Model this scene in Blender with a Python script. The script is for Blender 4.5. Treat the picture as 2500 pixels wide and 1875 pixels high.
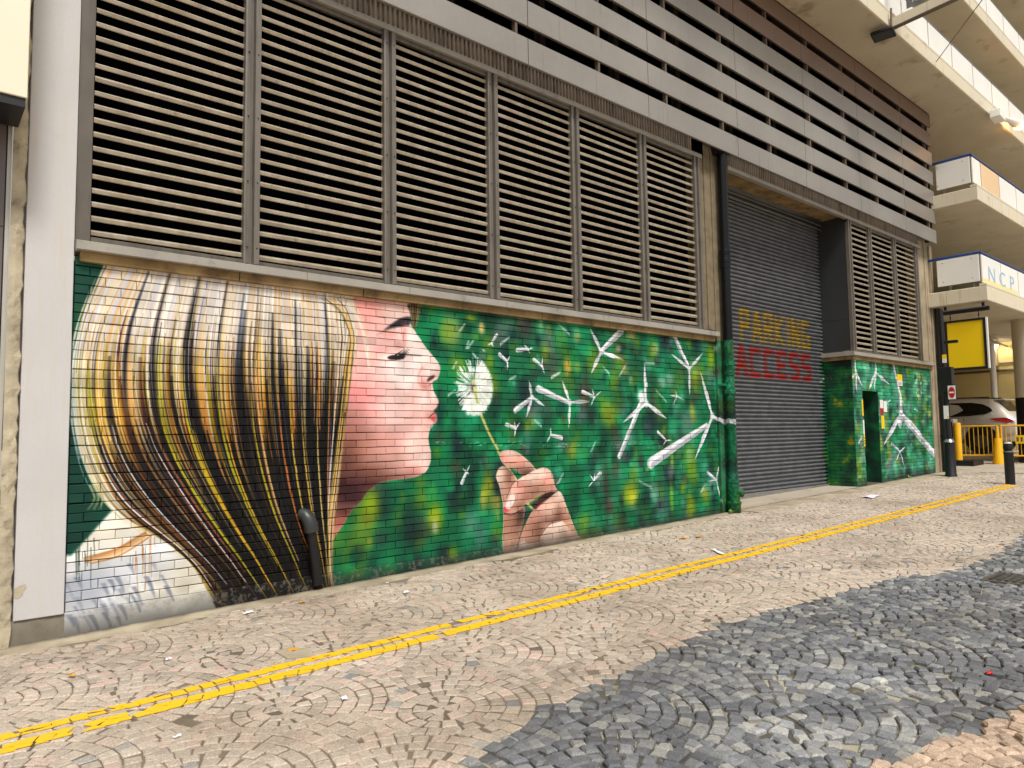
import bpy, bmesh, math, random
import numpy as np
from mathutils import Matrix, Vector
for o in list(bpy.data.objects): bpy.data.objects.remove(o)
SC=bpy.context.scene; COL=SC.collection
random.seed(3)
# ------------------------------------------------------------------ camera
IW,IH,FPX=2500,1875,1730.32
YAW,PITCH,ROLL=0.70905014,0.06998618,-0.01491226
CAM=np.array([-0.97823706,-6.43595776,1.49167774]); gs=0.022088354        # street rises gently along X
def _rot():
    cy,sy,cp,sp=math.cos(YAW),math.sin(YAW),math.cos(PITCH),math.sin(PITCH)
    f=np.array([sy*cp,cy*cp,sp]); r=np.array([cy,-sy,0]); u=np.cross(r,f); cr,sr=math.cos(ROLL),math.sin(ROLL)
    return np.array([cr*r+sr*u,-sr*r+cr*u,f])
RM=_rot()
cd=bpy.data.cameras.new('camera'); cam=bpy.data.objects.new('camera',cd); COL.objects.link(cam); SC.camera=cam
cd.sensor_fit='HORIZONTAL'; cd.sensor_width=36; cd.lens=FPX/IW*36; cd.clip_start=.05; cd.clip_end=2000
m=Matrix.Identity(4)
for i in range(3):
    m[i][0]=RM[0][i]; m[i][1]=RM[1][i]; m[i][2]=-RM[2][i]; m[i][3]=CAM[i]
cam.matrix_world=m
def W0(x,y,Y=0.0):                       # point of the plane Y=const seen at a pixel of the photograph
    d=RM.T@np.array([(x-IW/2)/FPX,-(y-IH/2)/FPX,1.]); return CAM+d*((Y-CAM[1])/d[1])
# ------------------------------------------------------------------ sky, sun, exposure
SUN_EL,SUN_AZ=math.radians(57),math.radians(200)          # azimuth clockwise from +Y: behind the camera, slightly left
w=bpy.data.worlds.new('World'); SC.world=w; w.use_nodes=True; nt=w.node_tree; nt.nodes.clear()
sky=nt.nodes.new('ShaderNodeTexSky'); sky.sky_type='NISHITA'; sky.sun_disc=False; sky.sun_elevation=SUN_EL; sky.sun_rotation=SUN_AZ
sky.air_density=1.0; sky.dust_density=4.0; sky.ozone_density=1.0
hs=nt.nodes.new('ShaderNodeHueSaturation'); hs.inputs['Saturation'].default_value=.15
bg=nt.nodes.new('ShaderNodeBackground'); bg.inputs['Strength'].default_value=.062
wo=nt.nodes.new('ShaderNodeOutputWorld'); nt.links.new(sky.outputs[0],hs.inputs['Color']); nt.links.new(hs.outputs[0],bg.inputs[0]); nt.links.new(bg.outputs[0],wo.inputs[0])
sl=bpy.data.lights.new('sun','SUN'); sl.energy=1.5; sl.angle=math.radians(12); sl.color=(1,.99,.965)
so=bpy.data.objects.new('sun',sl); COL.objects.link(so)
sd=Vector((math.sin(SUN_AZ)*math.cos(SUN_EL),math.cos(SUN_AZ)*math.cos(SUN_EL),math.sin(SUN_EL)))
so.rotation_euler=sd.to_track_quat('Z','Y').to_euler(); so.location=(0,-10,20)
vs=SC.view_settings; vs.view_transform='Standard'; vs.look='None'; vs.exposure=0.98; vs.gamma=1; vs.use_curve_mapping=False
SC.render.engine='CYCLES'; SC.cycles.use_denoising=True; SC.cycles.max_bounces=8; SC.cycles.diffuse_bounces=5
# ------------------------------------------------------------------ painted canvas (flat paint on wall, shutter, pipe)
PPM=250.0; CW,CH=4550,950; CZT=3.8
CV=np.zeros((CH,CW,3),np.float32); CA=np.zeros((CH,CW),np.float32)
rng=np.random.default_rng(7)
def c3(*c): return np.array(c,np.float32)/255.0
def cpx(p):                      # photo pixel -> canvas pixel through the wall plane
    o=[]
    for x,y in p:
        w=W0(x,y); o.append((w[0]*PPM,(CZT-w[2])*PPM))
    return np.array(o,float)
def cm(p): return np.array([(x*PPM,(CZT-z)*PPM) for x,z in p],float)
def spline(p,n=14,closed=False):
    p=np.asarray(p,float)
    if len(p)<3 and not closed: return np.linspace(p[0],p[-1],n*2)
    q=np.vstack([p[-1],p,p[0],p[1]]) if closed else np.vstack([2*p[0]-p[1],p,2*p[-1]-p[-2]])
    t=np.linspace(0,1,n,endpoint=False)[:,None]; o=[]
    for i in range(1,len(q)-2):
        a,b,c,d=q[i-1],q[i],q[i+1],q[i+2]
        o.append(.5*((2*b)+(c-a)*t+(2*a-5*b+4*c-d)*t*t+(3*b-a-3*c+d)*t**3))
    r=np.vstack(o)
    return r if closed else np.vstack([r,p[-1]])
def blur(m,r):
    r=int(round(r))
    if r<1: return m
    for ax in (0,1):
        for _ in (0,1):
            k=2*r+1; pad=[(0,0),(0,0)]; pad[ax]=(r+1,r)
            c=np.cumsum(np.pad(m,pad),axis=ax)
            m=(c[k:]-c[:-k])/k if ax==0 else (c[:,k:]-c[:,:-k])/k
    return m
def comp(x0,y0,a,col):
    h,w=a.shape; X0,Y0=max(x0,0),max(y0,0); X1,Y1=min(x0+w,CW),min(y0+h,CH)
    if X1<=X0 or Y1<=Y0: return
    a=a[Y0-y0:Y1-y0,X0-x0:X1-x0]
    if isinstance(col,np.ndarray) and col.ndim==3: col=col[Y0-y0:Y1-y0,X0-x0:X1-x0]
    v=CV[Y0:Y1,X0:X1]; v+=(col-v)*a[...,None]
    al=CA[Y0:Y1,X0:X1]; np.maximum(al,a,out=al)
def polymask(c,soft=1,pad=None):
    pad=int(soft*3+3) if pad is None else pad
    x0,y0=np.floor(c.min(0)).astype(int)-pad; x1,y1=np.ceil(c.max(0)).astype(int)+pad
    M=np.zeros((y1-y0,x1-x0+1),np.float32)
    n=np.roll(c,-1,0)
    for (ax,ay),(bx,by) in zip(c,n):
        if ay==by: continue
        if ay>by: ax,ay,bx,by=bx,by,ax,ay
        r=np.arange(int(np.ceil(ay-.5)),int(np.ceil(by-.5)))
        if len(r)==0: continue
        x=ax+(r+.5-ay)*(bx-ax)/(by-ay)
        np.add.at(M,(r-y0,np.clip(np.ceil(x-.5).astype(int)-x0,0,M.shape[1]-1)),1)
    M=(np.cumsum(M,1)%2)[:,:-1].astype(np.float32)
    return x0,y0,blur(M,soft)
def fill(c,col,soft=1,alpha=1,smooth=True):
    c=spline(c,10,True) if smooth else np.asarray(c,float)
    x0,y0,m=polymask(c,soft); comp(x0,y0,m*alpha,col); return x0,y0,m
def blob(cx,cy,rx,ry,col,alpha=1,mask=None,power=1.0):
    e=2.6; x0,y0,x1,y1=int(cx-e*rx),int(cy-e*ry),int(cx+e*rx)+1,int(cy+e*ry)+1
    X=(np.arange(x0,x1)-cx)/rx; Y=(np.arange(y0,y1)-cy)/ry
    a=np.exp(-(X[None]**2+Y[:,None]**2)**power).astype(np.float32)*alpha
    if mask is not None:
        mx,my,m=mask; h,w=m.shape
        X0,Y0,X1,Y1=max(x0,mx),max(y0,my),min(x1,mx+w),min(y1,my+h)
        if X1<=X0 or Y1<=Y0: return
        a=a[Y0-y0:Y1-y0,X0-x0:X1-x0]*m[Y0-my:Y1-my,X0-mx:X1-mx]; x0,y0=X0,Y0
    comp(x0,y0,a,col)
def stroke(c,w0,w1,col,alpha=1,soft=.6,mid=None,col2=None):
    """tapered brush stroke along spline c (canvas px); widths are full widths"""
    s=spline(c,16) if len(c)>2 else np.linspace(c[0],c[-1],24)
    d=np.gradient(s,axis=0); maj=1 if np.abs(d[:,1]).sum()>=np.abs(d[:,0]).sum() else 0
    u,v=s[:,maj],s[:,1-maj]
    if u[0]>u[-1]: u,v=u[::-1],v[::-1]; w0,w1=w1,w0
    if col2 is not None and s[0,maj]>s[-1,maj]: col,col2=col2,col
    keep=np.concatenate([[True],np.diff(np.maximum.accumulate(u))>1e-3]); u,v=u[keep],v[keep]
    if len(u)<2: return
    r=np.arange(int(np.ceil(u[0]-.5)),int(u[-1]-.5)+1)
    if len(r)==0: return
    t=(r+.5-u[0])/(u[-1]-u[0]); vv=np.interp(r+.5,u,v)
    sl=np.gradient(vv) if len(r)>1 else np.zeros(1)
    w=(w0+(w1-w0)*t) if mid is None else np.interp(t,[0,.5,1],[w0,mid,w1])
    hw=np.maximum(w/2,.25)*np.minimum(np.sqrt(1+sl*sl),2.5)
    K=int(hw.max()+soft+2); off=np.arange(-K,K+1); b=np.floor(vv).astype(int)
    px=b[:,None]+off[None]
    a=np.clip((hw[:,None]-np.abs(px+.5-vv[:,None]))/(2*soft)+.5,0,1)*alpha*np.minimum(1,w/0.9)[:,None]
    if maj==1: yy,xx=np.broadcast_to(r[:,None],px.shape),px
    else: yy,xx=px,np.broadcast_to(r[:,None],px.shape)
    ok=(yy>=0)&(yy<CH)&(xx>=0)&(xx<CW)&(a>0)
    yy,xx,aa=yy[ok],xx[ok],a[ok].astype(np.float32)
    cc=col if col2 is None else (col[None]+(col2-col)[None]*np.broadcast_to(t[:,None],px.shape)[ok][:,None]).astype(np.float32)
    CV[yy,xx]+=(cc-CV[yy,xx])*aa[:,None]; CA[yy,xx]=np.maximum(CA[yy,xx],aa)
def zz(pts,s,ox,oy): return [(ox+x/s,oy+y/s) for x,y in pts]
Z4=lambda *p: zz(p,3.687,800,600)
Z5=lambda *p: zz(p,3.687,800,1000)
Z6=lambda *p: zz(p,3.017,1300,700)
Z3=lambda *p: zz(p,2.458,0,1200)
ZR=lambda *p: zz(p,4.482,1980,820)
FV=lambda *p: [(x*1.1302,y*1.1302) for x,y in p]
def rect_area(x0,x1,z0,z1): return slice(int((CZT-z1)*PPM),int((CZT-z0)*PPM)),slice(int(x0*PPM),int(x1*PPM))
# ---- background foliage blur
def foliage(x0,x1,z1,n,light):
    ys,xs=rect_area(x0,x1,0,z1); CV[ys,xs]=c3(8,98,58)+(c3(48,128,96)-c3(8,98,58))*min(1,light*.35); CA[ys,xs]=1
    pal=[(c3(0,138,78),18,.85),(c3(14,152,96),13,.8),(c3(2,66,44),15,.9),(c3(14,34,42),13,.85),(c3(142,158,24),9,.8),(c3(84,128,34),8,.75),(c3(58,54,58),8,.75),(c3(84,50,40),4,.65),(c3(200,166,60),2,.75),(c3(206,220,200),1.2,.55),(c3(64,178,132),9*light,.8),(c3(120,196,160),6*light,.7),(c3(112,122,128),7*light,.7),(c3(168,180,176),3*light,.6)]
    wts=np.array([p[1] for p in pal]); wts/=wts.sum()
    for i in range(n):
        k=rng.choice(len(pal),p=wts); X=rng.uniform(x0,x1); Zz=rng.uniform(0,z1)
        rx=rng.uniform(.04,.15)*PPM; ry=rx*rng.uniform(.9,1.8)
        if k in(8,9): rx*=.7; ry*=.6
        blob(X*PPM,(CZT-Zz)*PPM,rx,ry,pal[k][0],pal[k][2]*rng.uniform(.6,1),power=rng.uniform(1.0,1.8))
foliage(0,4.6,2.93,560,.3); foliage(4.5,9.3,2.93,640,.7); foliage(13.6,18.0,2.93,600,3.2)
for px,py,rx,ry,col,a in [(1100,810,.16,.22,c3(120,140,30),.8),(1175,800,.06,.09,c3(236,190,110),.85),(1150,775,.1,.06,c3(150,160,40),.8),(1385,895,.09,.14,c3(222,170,60),.85),(1330,860,.09,.16,c3(130,150,30),.7),(1320,800,.1,.12,c3(60,168,110),.7),
  (1430,950,.09,.35,c3(70,52,44),.75),(1445,1010,.14,.22,c3(30,34,40),.75),(1490,1010,.17,.2,c3(140,156,34),.85),(1480,1190,.1,.5,c3(66,52,44),.7),(1540,1205,.2,.2,c3(158,172,24),.95),(1545,1215,.1,.1,c3(190,196,50),.8),(1690,1000,.1,.2,c3(190,176,70),.7),
  (1695,975,.1,.14,c3(40,40,46),.6),(1735,870,.14,.3,c3(128,158,20),.9),(1745,850,.03,.07,c3(225,228,200),.8),(1180,1215,.07,.18,c3(216,180,70),.7),(1190,1190,.1,.25,c3(150,160,30),.7),(1060,1260,.12,.2,c3(140,160,20),.85),(1062,1285,.05,.09,c3(190,205,170),.8),(905,1235,.13,.22,c3(140,165,20),.9),
  (1000,1290,.22,.35,c3(10,52,44),.7),(1150,1190,.1,.3,c3(14,40,38),.8),(960,1170,.1,.1,c3(20,130,70),.6),(1015,830,.1,.3,c3(0,130,80),.8),(1290,985,.12,.1,c3(22,44,48),.7),(1320,790,.05,.12,c3(190,200,140),.5),(1510,850,.08,.06,c3(214,222,190),.6),(1600,850,.1,.1,c3(200,206,150),.55),(1640,1120,.05,.2,c3(160,180,40),.7),(1640,1215,.06,.3,c3(160,180,40),.6),(195,690,.2,.3,c3(4,60,44),.9)]:
    q=cpx([(px,py)])[0]; blob(q[0],q[1],rx*PPM*.8,ry*PPM*.8,col,a,power=1.3)
# dark shoulder background at left
fill(cpx([(140,1080),(210,1060),(290,1230),(270,1260),(160,1380),(130,1380)]),c3(6,58,46),8,.95)
fill(cpx([(150,640),(240,650),(205,720),(185,830),(180,1000),(150,1010)]),c3(10,74,56),6,.8)
# ---- face
face=cpx([(830,690),(985,730)]+Z4((740,600),(737,660),(748,705),(770,745),(800,797),(850,868),(900,938),(960,1010),(1005,1070),(1016,1115),(1003,1172),(985,1203),(950,1224),(944,1265),(960,1318),(988,1368),(998,1408),(985,1452),(957,1484),(976,1520),(983,1560),(970,1598))+Z5((948,132),(915,195),(905,260),(914,330),(930,400),(926,460),(905,520),(870,568),(800,603),(720,618),(600,632),(480,655),(420,692),(350,750),(300,828),(220,902),(150,1020),(100,1090),(45,1172))+[(800,1330),(790,1200),(770,1000),(780,800)])
MF=fill(face,c3(237,192,181),1.2)
def fb(px,py,rx,ry,col,a,pw=1.0):
    q=cpx([(px,py)])[0]; blob(q[0],q[1],rx*PPM,ry*PPM,col,a,MF,pw)
for a in [(880,740,.3,.12,c3(228,150,136),.7),(960,765,.16,.14,c3(246,218,206),.8),(900,770,.15,.2,c3(240,158,148),.6),(985,830,.12,.2,c3(248,226,216),.9),(925,830,.2,.18,c3(238,196,184),.8),(1020,860,.2,.16,c3(250,236,228),.9),(960,900,.3,.16,c3(250,234,228),.95),(985,925,.26,.14,c3(250,238,232),.9),(900,880,.16,.12,c3(240,170,160),.6),(1058,900,.06,.1,c3(250,228,218),.9),
  (870,960,.30,.19,c3(236,144,140),.85),(900,990,.28,.13,c3(236,154,150),.65),(850,1030,.28,.12,c3(222,150,140),.7),(960,1000,.2,.25,c3(246,214,206),.85),(1040,970,.1,.12,c3(249,228,220),.9),(1010,1060,.2,.16,c3(242,200,190),.8),(930,1070,.32,.12,c3(228,160,150),.7),(1020,1110,.14,.14,c3(244,212,200),.85),(960,1110,.24,.1,c3(226,166,152),.7),(1010,1150,.14,.06,c3(226,140,128),.6),(1036,1120,.05,.14,c3(250,226,214),.8),(1000,1100,.1,.1,c3(248,220,208),.6),(960,1165,.3,.035,c3(160,96,80),.7),
  (850,1060,.2,.25,c3(206,136,122),.8),(870,1100,.26,.2,c3(180,116,98),.85),(895,1150,.36,.10,c3(136,82,66),.9),(840,1130,.2,.3,c3(110,66,54),.9),(900,1180,.4,.09,c3(84,44,38),.95),(840,1190,.25,.12,c3(54,24,26),.97),(860,1215,.25,.1,c3(46,18,22),.97),(800,1180,.15,.2,c3(60,30,28),.95),(845,1250,.2,.08,c3(96,50,44),.95),(835,1275,.2,.07,c3(168,88,72),.95),(815,1310,.14,.09,c3(196,116,92),.95)]: fb(*a)
# nose, nostril, bridge
stroke(cpx(Z4((672,690),(664,760),(676,830),(692,905))),3,1,c3(196,120,110),.75,2.5)
stroke(cpx(Z4((660,720),(640,770),(600,800),(470,790))),3,1,c3(214,150,142),.35,4)
stroke(cpx(Z4((430,800),(520,850),(620,860),(690,910))),2,3,c3(206,140,132),.45,3)
stroke(cpx(Z4((850,1095),(820,1160),(822,1230),(860,1265),(905,1262))),4,3,c3(206,116,106),.42,4.0)
stroke(cpx(Z4((905,1262),(950,1228),(985,1203))),3,1,c3(150,80,70),.7,1.5)
fill(cpx(Z4((893,1225),(905,1190),(935,1172),(968,1165),(955,1190),(925,1212))),c3(58,22,26),1.5)
stroke(cpx(Z4((900,1120),(850,1100),(830,1130))),4,2,c3(228,140,130),.5,4)
# brow
fill(cpx(Z4((742,645),(700,640),(650,655),(595,690),(540,730),(500,765),(560,748),(620,734),(700,722),(738,712))),c3(36,30,36),2.0,.96)
stroke(cpx(Z4((560,735),(500,775),(440,800))),4,1,c3(120,90,90),.5,3)
# lashes
fill(cpx(Z4((535,1005),(580,985),(640,985),(690,985),(684,1015),(620,1028),(560,1024))),c3(26,22,28),1.2)
for a,b,c in [((600,990),(650,965),(662,945)),((640,985),(690,950),(715,925)),((650,990),(705,955),(735,930)),((660,992),(700,970),(728,962)),((660,1000),(700,985),(722,985)),((665,1005),(690,998),(712,1003)),((610,985),(655,955),(690,932)),((660,1010),(680,1015),(690,1022))]:
    stroke(cpx(Z4(a,b,c)),3.2,1,c3(24,20,26),.95,.7)
stroke(cpx(Z4((410,1010),(470,1030),(560,1045))),2,1,c3(206,130,124),.5,2.5)
# lips
fill(cpx(Z4((915,1548),(945,1500),(975,1462),(994,1425),(990,1450),(962,1488),(970,1515),(945,1520))),c3(196,108,108),1.4,.8)
fill(cpx(Z4((922,1556),(950,1530),(974,1514),(981,1552),(968,1594),(950,1582))),c3(206,78,78),1.6,.9)
stroke(cpx(Z4((905,1556),(940,1522),(978,1494))),3,2,c3(70,20,26),.95,1.0)
blob(*cpx(Z4((905,1530)))[0],12,14,c3(206,130,120),.5,MF)
for p,rx,ry,col,a in [((560,800),.12,.05,c3(226,150,144),.6),((600,880),.12,.05,c3(236,186,178),.7),((480,930),.10,.05,c3(214,140,136),.55),((640,900),.06,.06,c3(206,140,134),.5),((690,790),.03,.12,c3(206,130,120),.6),((760,820),.05,.12,c3(252,236,226),.8),((860,1230),.05,.06,c3(226,128,120),.6),((900,1130),.05,.05,c3(250,226,216),.8),((880,1270),.06,.03,c3(190,110,100),.6),((950,1350),.03,.06,c3(250,232,224),.8),((905,1330),.03,.08,c3(226,160,150),.5)]:
    q=cpx(Z4(p))[0]; blob(q[0],q[1],rx*PPM,ry*PPM,col,a,MF)
blob(*cpx(Z4((968,1540)))[0],5,8,c3(240,150,146),.6)
stroke(cpx(Z5((890,150),(920,160),(950,135))),4,2,c3(206,140,132),.5,3)
stroke(cpx(Z5((948,135),(915,195),(905,260),(914,330),(930,400),(926,460),(905,520),(870,568))),1.4,1.4,c3(250,238,222),.8,.8)
stroke(cpx(Z4((770,745),(850,868),(960,1010),(1012,1080))),1.4,1.4,c3(252,240,228),.6,.8)
# fringe of brown hair past the brow
fill(cpx(Z4((722,525),(840,545),(815,640),(790,730),(775,745),(752,690),(745,610))),c3(70,56,36),1.5)
for k in range(16):
    u=rng.uniform(0,1); a=735+u*100; stroke(cpx(Z4((a,530),(745+u*75,640),(768+u*25,738))),1.6,1,[c3(170,140,80),c3(40,30,26),c3(214,196,140),c3(110,84,40)][k%4],.8,.6)
# ---- shirt
MS=fill(cpx(Z3((375,430),(430,385),(480,330),(580,220),(640,150),(690,108),(780,95),(960,230),(1100,340),(1220,480),(1290,590),(1310,700),(1330,900),(300,900))),c3(226,222,214),1.5)
def sb(p,rx,ry,col,a):
    q=cpx(Z3(p))[0]; blob(q[0],q[1],rx*PPM,ry*PPM,col,a,MS)
for a in [((640,260),.25,.2,c3(238,230,208),.9),((760,450),.4,.2,c3(222,226,230),.8),((450,560),.2,.12,c3(176,182,196),.8),((600,620),.35,.14,c3(190,196,208),.7),((1000,600),.35,.15,c3(232,226,210),.8),((420,480),.06,.05,c3(240,236,238),.9),((1120,520),.12,.2,c3(200,190,166),.6)]: sb(*a)
for k in range(46):
    x=rng.uniform(390,1000); y=rng.uniform(500,760) if x<760 else rng.uniform(420,640); L=rng.uniform(40,130)
    stroke(cpx(Z3((x,y),(x+L*.28,y+L*.5),(x+L*.45,y+L))),rng.uniform(4,11),2,[c3(120,128,150),c3(150,156,172),c3(96,102,124),c3(242,242,244)][k%4],.55,2.2)
for k in range(40):
    u=rng.uniform(-1,1); o=u*26; g=[c3(206,150,84),c3(226,180,116),c3(184,126,70),c3(238,214,180),c3(196,160,120)][k%5]
    stroke(cpx(Z3((520+rng.uniform(-20,40),415+o*.6),(700,365+o),(840,285+o),(950,215+o*.8))),rng.uniform(2,6),rng.uniform(2,5),g,.75,.9)
for k in range(24):
    x=rng.uniform(430,570) if k<10 else rng.uniform(730,960); y=rng.uniform(250,390) if k<10 else rng.uniform(260,400)
    stroke(cpx(Z3((x,y),(x+rng.uniform(-6,6),y+rng.uniform(60,250)))),1.4,.9,c3(40,56,44) if k<10 else c3(176,112,60),.85,.6)
# ---- hair
G_=[FV((232,560),(180,690),(163,800),(166,900),(183,980),(213,1050),(262,1112),(330,1152),(390,1192),(435,1248),(470,1320)),
    FV((280,565),(218,700),(200,820),(213,940),(256,1040),(326,1122),(400,1192),(455,1250),(495,1312)),
    FV((345,572),(303,720),(300,850),(328,960),(388,1062),(460,1162),(520,1240),(560,1300)),
    FV((432,584),(402,740),(405,880),(438,1000),(498,1120),(552,1205),(600,1290)),
    FV((530,598),(511,760),(515,880),(535,1000),(575,1120),(620,1215),(648,1280)),
    FV((606,610),(606,760),(611,880),(625,1000),(650,1120),(680,1205),(695,1268)),
    FV((692,622),(702,780),(701,900),(701,1000),(706,1100),(711,1185),(713,1262)),
    FV((758,628),(772,720),(760,800),(748,880),(738,960),(724,1040),(714,1120),(714,1200),(717,1268))]
NG=40; GU=[]
for g in G_:
    s=spline(cpx(g),20); L=np.concatenate([[0],np.cumsum(np.hypot(*np.diff(s,axis=0).T))]); tt=np.linspace(0,L[-1],NG)
    GU.append(np.stack([np.interp(tt,L,s[:,0]),np.interp(tt,L,s[:,1])],1))
GU=np.array(GU)
def hair(u,t0=0,t1=1,n=9,wob=0):
    i=min(int(u),6); f=u-i; c=GU[i]*(1-f)+GU[i+1]*f
    k=np.linspace(t0,t1,n)*(NG-1); a=np.stack([np.interp(k,np.arange(NG),c[:,0]),np.interp(k,np.arange(NG),c[:,1])],1)
    if wob: a[:,0]+=wob*np.sin(np.linspace(0,2.5,n)+rng.uniform(0,6))
    return a
edge=np.vstack([GU[0],GU[7][::-1]])
MH=fill(edge,c3(150,120,70),1.5,smooth=False)
x0_,y0_,m_=MH; H_,W_=m_.shape
tz=np.linspace(0,1,H_)[:,None]; colr=np.zeros((H_,W_,3),np.float32)
for k,(t,c) in enumerate([(0,c3(222,210,196)),(.18,c3(208,192,168)),(.36,c3(168,138,70)),(.5,c3(88,64,44)),(.66,c3(38,29,30)),(1,c3(18,18,22))]):
    if k==0: colr[:]=c; pt,pc=t,c; continue
    f=np.clip((tz-pt)/(t-pt),0,1)[...,None]; colr=colr*(1-f)+c*f; pt=t
comp(x0_,y0_,m_,colr)
CR,WH,LV,PE,MU,YG,OL,BR,AU,NV=[c3(*c) for c in [(232,218,198),(246,243,240),(206,208,226),(232,186,120),(224,172,40),(180,170,16),(110,98,30),(88,48,34),(34,24,32),(12,14,24)]]
# broad under-bands
dark_u=[.95,1.55,2.25,2.62,3.05,3.55,3.95,4.35,4.75,5.05,5.42,5.75,6.05,6.35,6.62]
for u in np.arange(.0,7,.028):
    d=min(abs(u-np.array(dark_u))); isd=d<.1
    if u<.75: col=[WH,CR,LV,PE,MU,YG][rng.integers(6)]
    elif isd: col=[AU,NV,BR][rng.integers(3)]
    else: col=[MU,YG,PE,OL,MU,CR][rng.integers(6)]
    t0=rng.uniform(.12,.3) if isd else rng.uniform(.16,.34)
    stroke(hair(u,t0,rng.uniform(.8,1)),2,5,col,.75,2.0,mid=rng.uniform(9,17))
for k in range(330):     # top pale strands
    u=rng.uniform(0,7); stroke(hair(u,0,rng.uniform(.2,.5),7),rng.uniform(2,6),1.5,[WH,CR,LV,PE,CR,c3(220,206,180)][rng.integers(6)],rng.uniform(.45,.9),.8)
for k in range(230):     # mid coloured
    u=rng.uniform(.1,7); a=rng.uniform(.15,.55); stroke(hair(u,a,min(1,a+rng.uniform(.25,.5)),7),1.5,1.5,[MU,YG,PE,CR,OL,BR,AU,WH][rng.integers(8)],rng.uniform(.4,.85),.8,mid=rng.uniform(2,6))
for k in range(300):     # dark lower
    u=rng.uniform(1.6,7); a=rng.uniform(.42,.75); stroke(hair(u,a,1,7),2,4,[AU,NV,BR,c3(34,28,26),c3(60,44,30)][rng.integers(5)],rng.uniform(.5,.9),1.2,mid=rng.uniform(4,10))
for u,t0,t1,w,col in [(1.72,.02,.55,9,NV),(2.3,.02,.6,10,NV),(3.02,.0,.5,18,NV),(3.1,.2,.75,30,AU),(3.62,.02,.45,7,NV),(4.02,.05,.6,8,c3(50,60,90)),(4.1,.1,.78,30,NV),(4.8,.1,.6,11,NV),(5.0,.15,.85,24,NV),(5.35,.05,.55,9,NV),(5.6,.2,.85,28,NV),(6.1,.05,.6,10,NV),(6.3,.25,.95,24,AU),(2.05,.25,.8,22,BR),(1.35,.25,.55,16,AU),(1.6,.3,.6,14,BR),(2.7,.3,.9,24,AU),(3.55,.3,.9,20,NV),(4.6,.4,1,26,NV),(6.7,.3,.95,14,NV),(2.3,.45,1,26,AU),(3.2,.5,1,34,NV),(3.9,.5,1,30,NV),(5.3,.5,1,28,NV),(5.9,.5,1,24,AU),(1.9,.5,.95,22,BR)]:
    stroke(hair(u,t0,t1,9),2,3,col,.9,1.2+.16*w,mid=w)
for u,t0,t1,w,col in [(.25,.15,.5,10,WH),(.5,.26,.65,22,YG),(.8,.28,.6,24,YG),(1.1,.22,.7,16,MU),(1.5,.25,.55,18,MU),(1.8,.2,.6,16,PE),(2.45,.2,.75,18,YG),(2.6,.2,.95,14,MU),(3.3,.15,.6,16,PE),(3.45,.3,.75,12,YG),(3.8,.25,.95,14,MU),(4.45,.12,.6,20,PE),(4.6,.3,.95,7,MU),(5.2,.3,.95,6,MU),(5.5,.4,1,4,YG),(5.85,.2,.95,5,PE),(6.5,.15,.7,6,PE),(6.85,.1,.8,6,MU),(3.15,.5,1,8,c3(200,170,40)),(2.85,.5,1,7,c3(176,160,30)),(4.2,.6,1,5,c3(190,150,60)),(.2,.6,1,6,c3(236,200,140))]:
    stroke(hair(u,t0,t1,9),1.5,2,col,.85,1.2+.16*w,mid=w)
for k in range(190):     # deep shade between the strands
    u=rng.uniform(1.7,6.9); a=rng.uniform(.44,.62); stroke(hair(u,a,rng.uniform(.85,1),7),1.5,3,[NV,AU,c3(16,16,22),c3(30,22,22)][rng.integers(4)],rng.uniform(.7,.95),.9,mid=rng.uniform(3,9))
for k in range(120):     # brown body on the left
    u=rng.uniform(.75,2.2); a=rng.uniform(.4,.56); stroke(hair(u,a,rng.uniform(.66,.9),7),1.5,2,[BR,AU,c3(60,42,34),c3(96,66,40),OL][rng.integers(5)],rng.uniform(.5,.85),1.0,mid=rng.uniform(3,9))
for k in range(70):      # flyaway strands softening the outline
    u=rng.uniform(-.12,.35); c=GU[0]+(GU[1]-GU[0])*u; i0=rng.integers(2,16); i1=min(NG-1,i0+rng.integers(8,20)); c=c[i0:i1:3].copy(); c[:,0]+=rng.normal(0,5)+np.linspace(0,rng.normal(0,9),len(c))
    if len(c)>2: stroke(c,.8,.8,[WH,CR,LV,c3(170,190,170),c3(200,180,110)][rng.integers(5)],rng.uniform(.5,.9),.6,mid=rng.uniform(1.2,3))
for k in range(60):      # thin drips and overspray runs
    u=rng.uniform(.2,6.9); c=hair(u,.9,1,3)[-1]+np.array([rng.normal(0,8),rng.uniform(-40,0)]); stroke(np.array([c,c+np.array([rng.normal(0,1.5),rng.uniform(15,60)])]),1.4,.8,[NV,AU,OL][k%3],.6,.6)
for k in range(150):     # dark mass close to the shirt, orange and white strands over it
    u=rng.uniform(.4,2.2); a=rng.uniform(.5,.62); stroke(hair(u,a,rng.uniform(.8,1),7),1.5,3,[BR,AU,NV,c3(50,34,30),c3(70,46,34)][rng.integers(5)],rng.uniform(.6,.92),1.2,mid=rng.uniform(4,12))
for u,t0,t1,w,col in [(.45,.5,1,4,c3(226,168,100)),(.62,.55,.9,3,WH),(.8,.5,.95,4,c3(206,140,70)),(1.0,.55,1,3,c3(196,178,60)),(1.2,.5,.9,4,c3(214,150,80)),(1.5,.55,1,4,c3(170,120,70)),(1.75,.5,.95,3,c3(210,190,70)),(2.0,.5,1,4,c3(190,110,60))]:
    stroke(hair(u,t0,t1,9,2),1.2,1.4,col,.85,.9,mid=w)
for k in range(130):     # hair-fine blending
    u=rng.uniform(0,7); a=rng.uniform(0,.7); stroke(hair(u,a,min(1,a+rng.uniform(.15,.4)),7),.8,.8,[WH,CR,PE,MU,YG,OL,BR,NV,AU,NV][rng.integers(10)],rng.uniform(.4,.8),.7,mid=rng.uniform(1.2,3.2))
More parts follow.
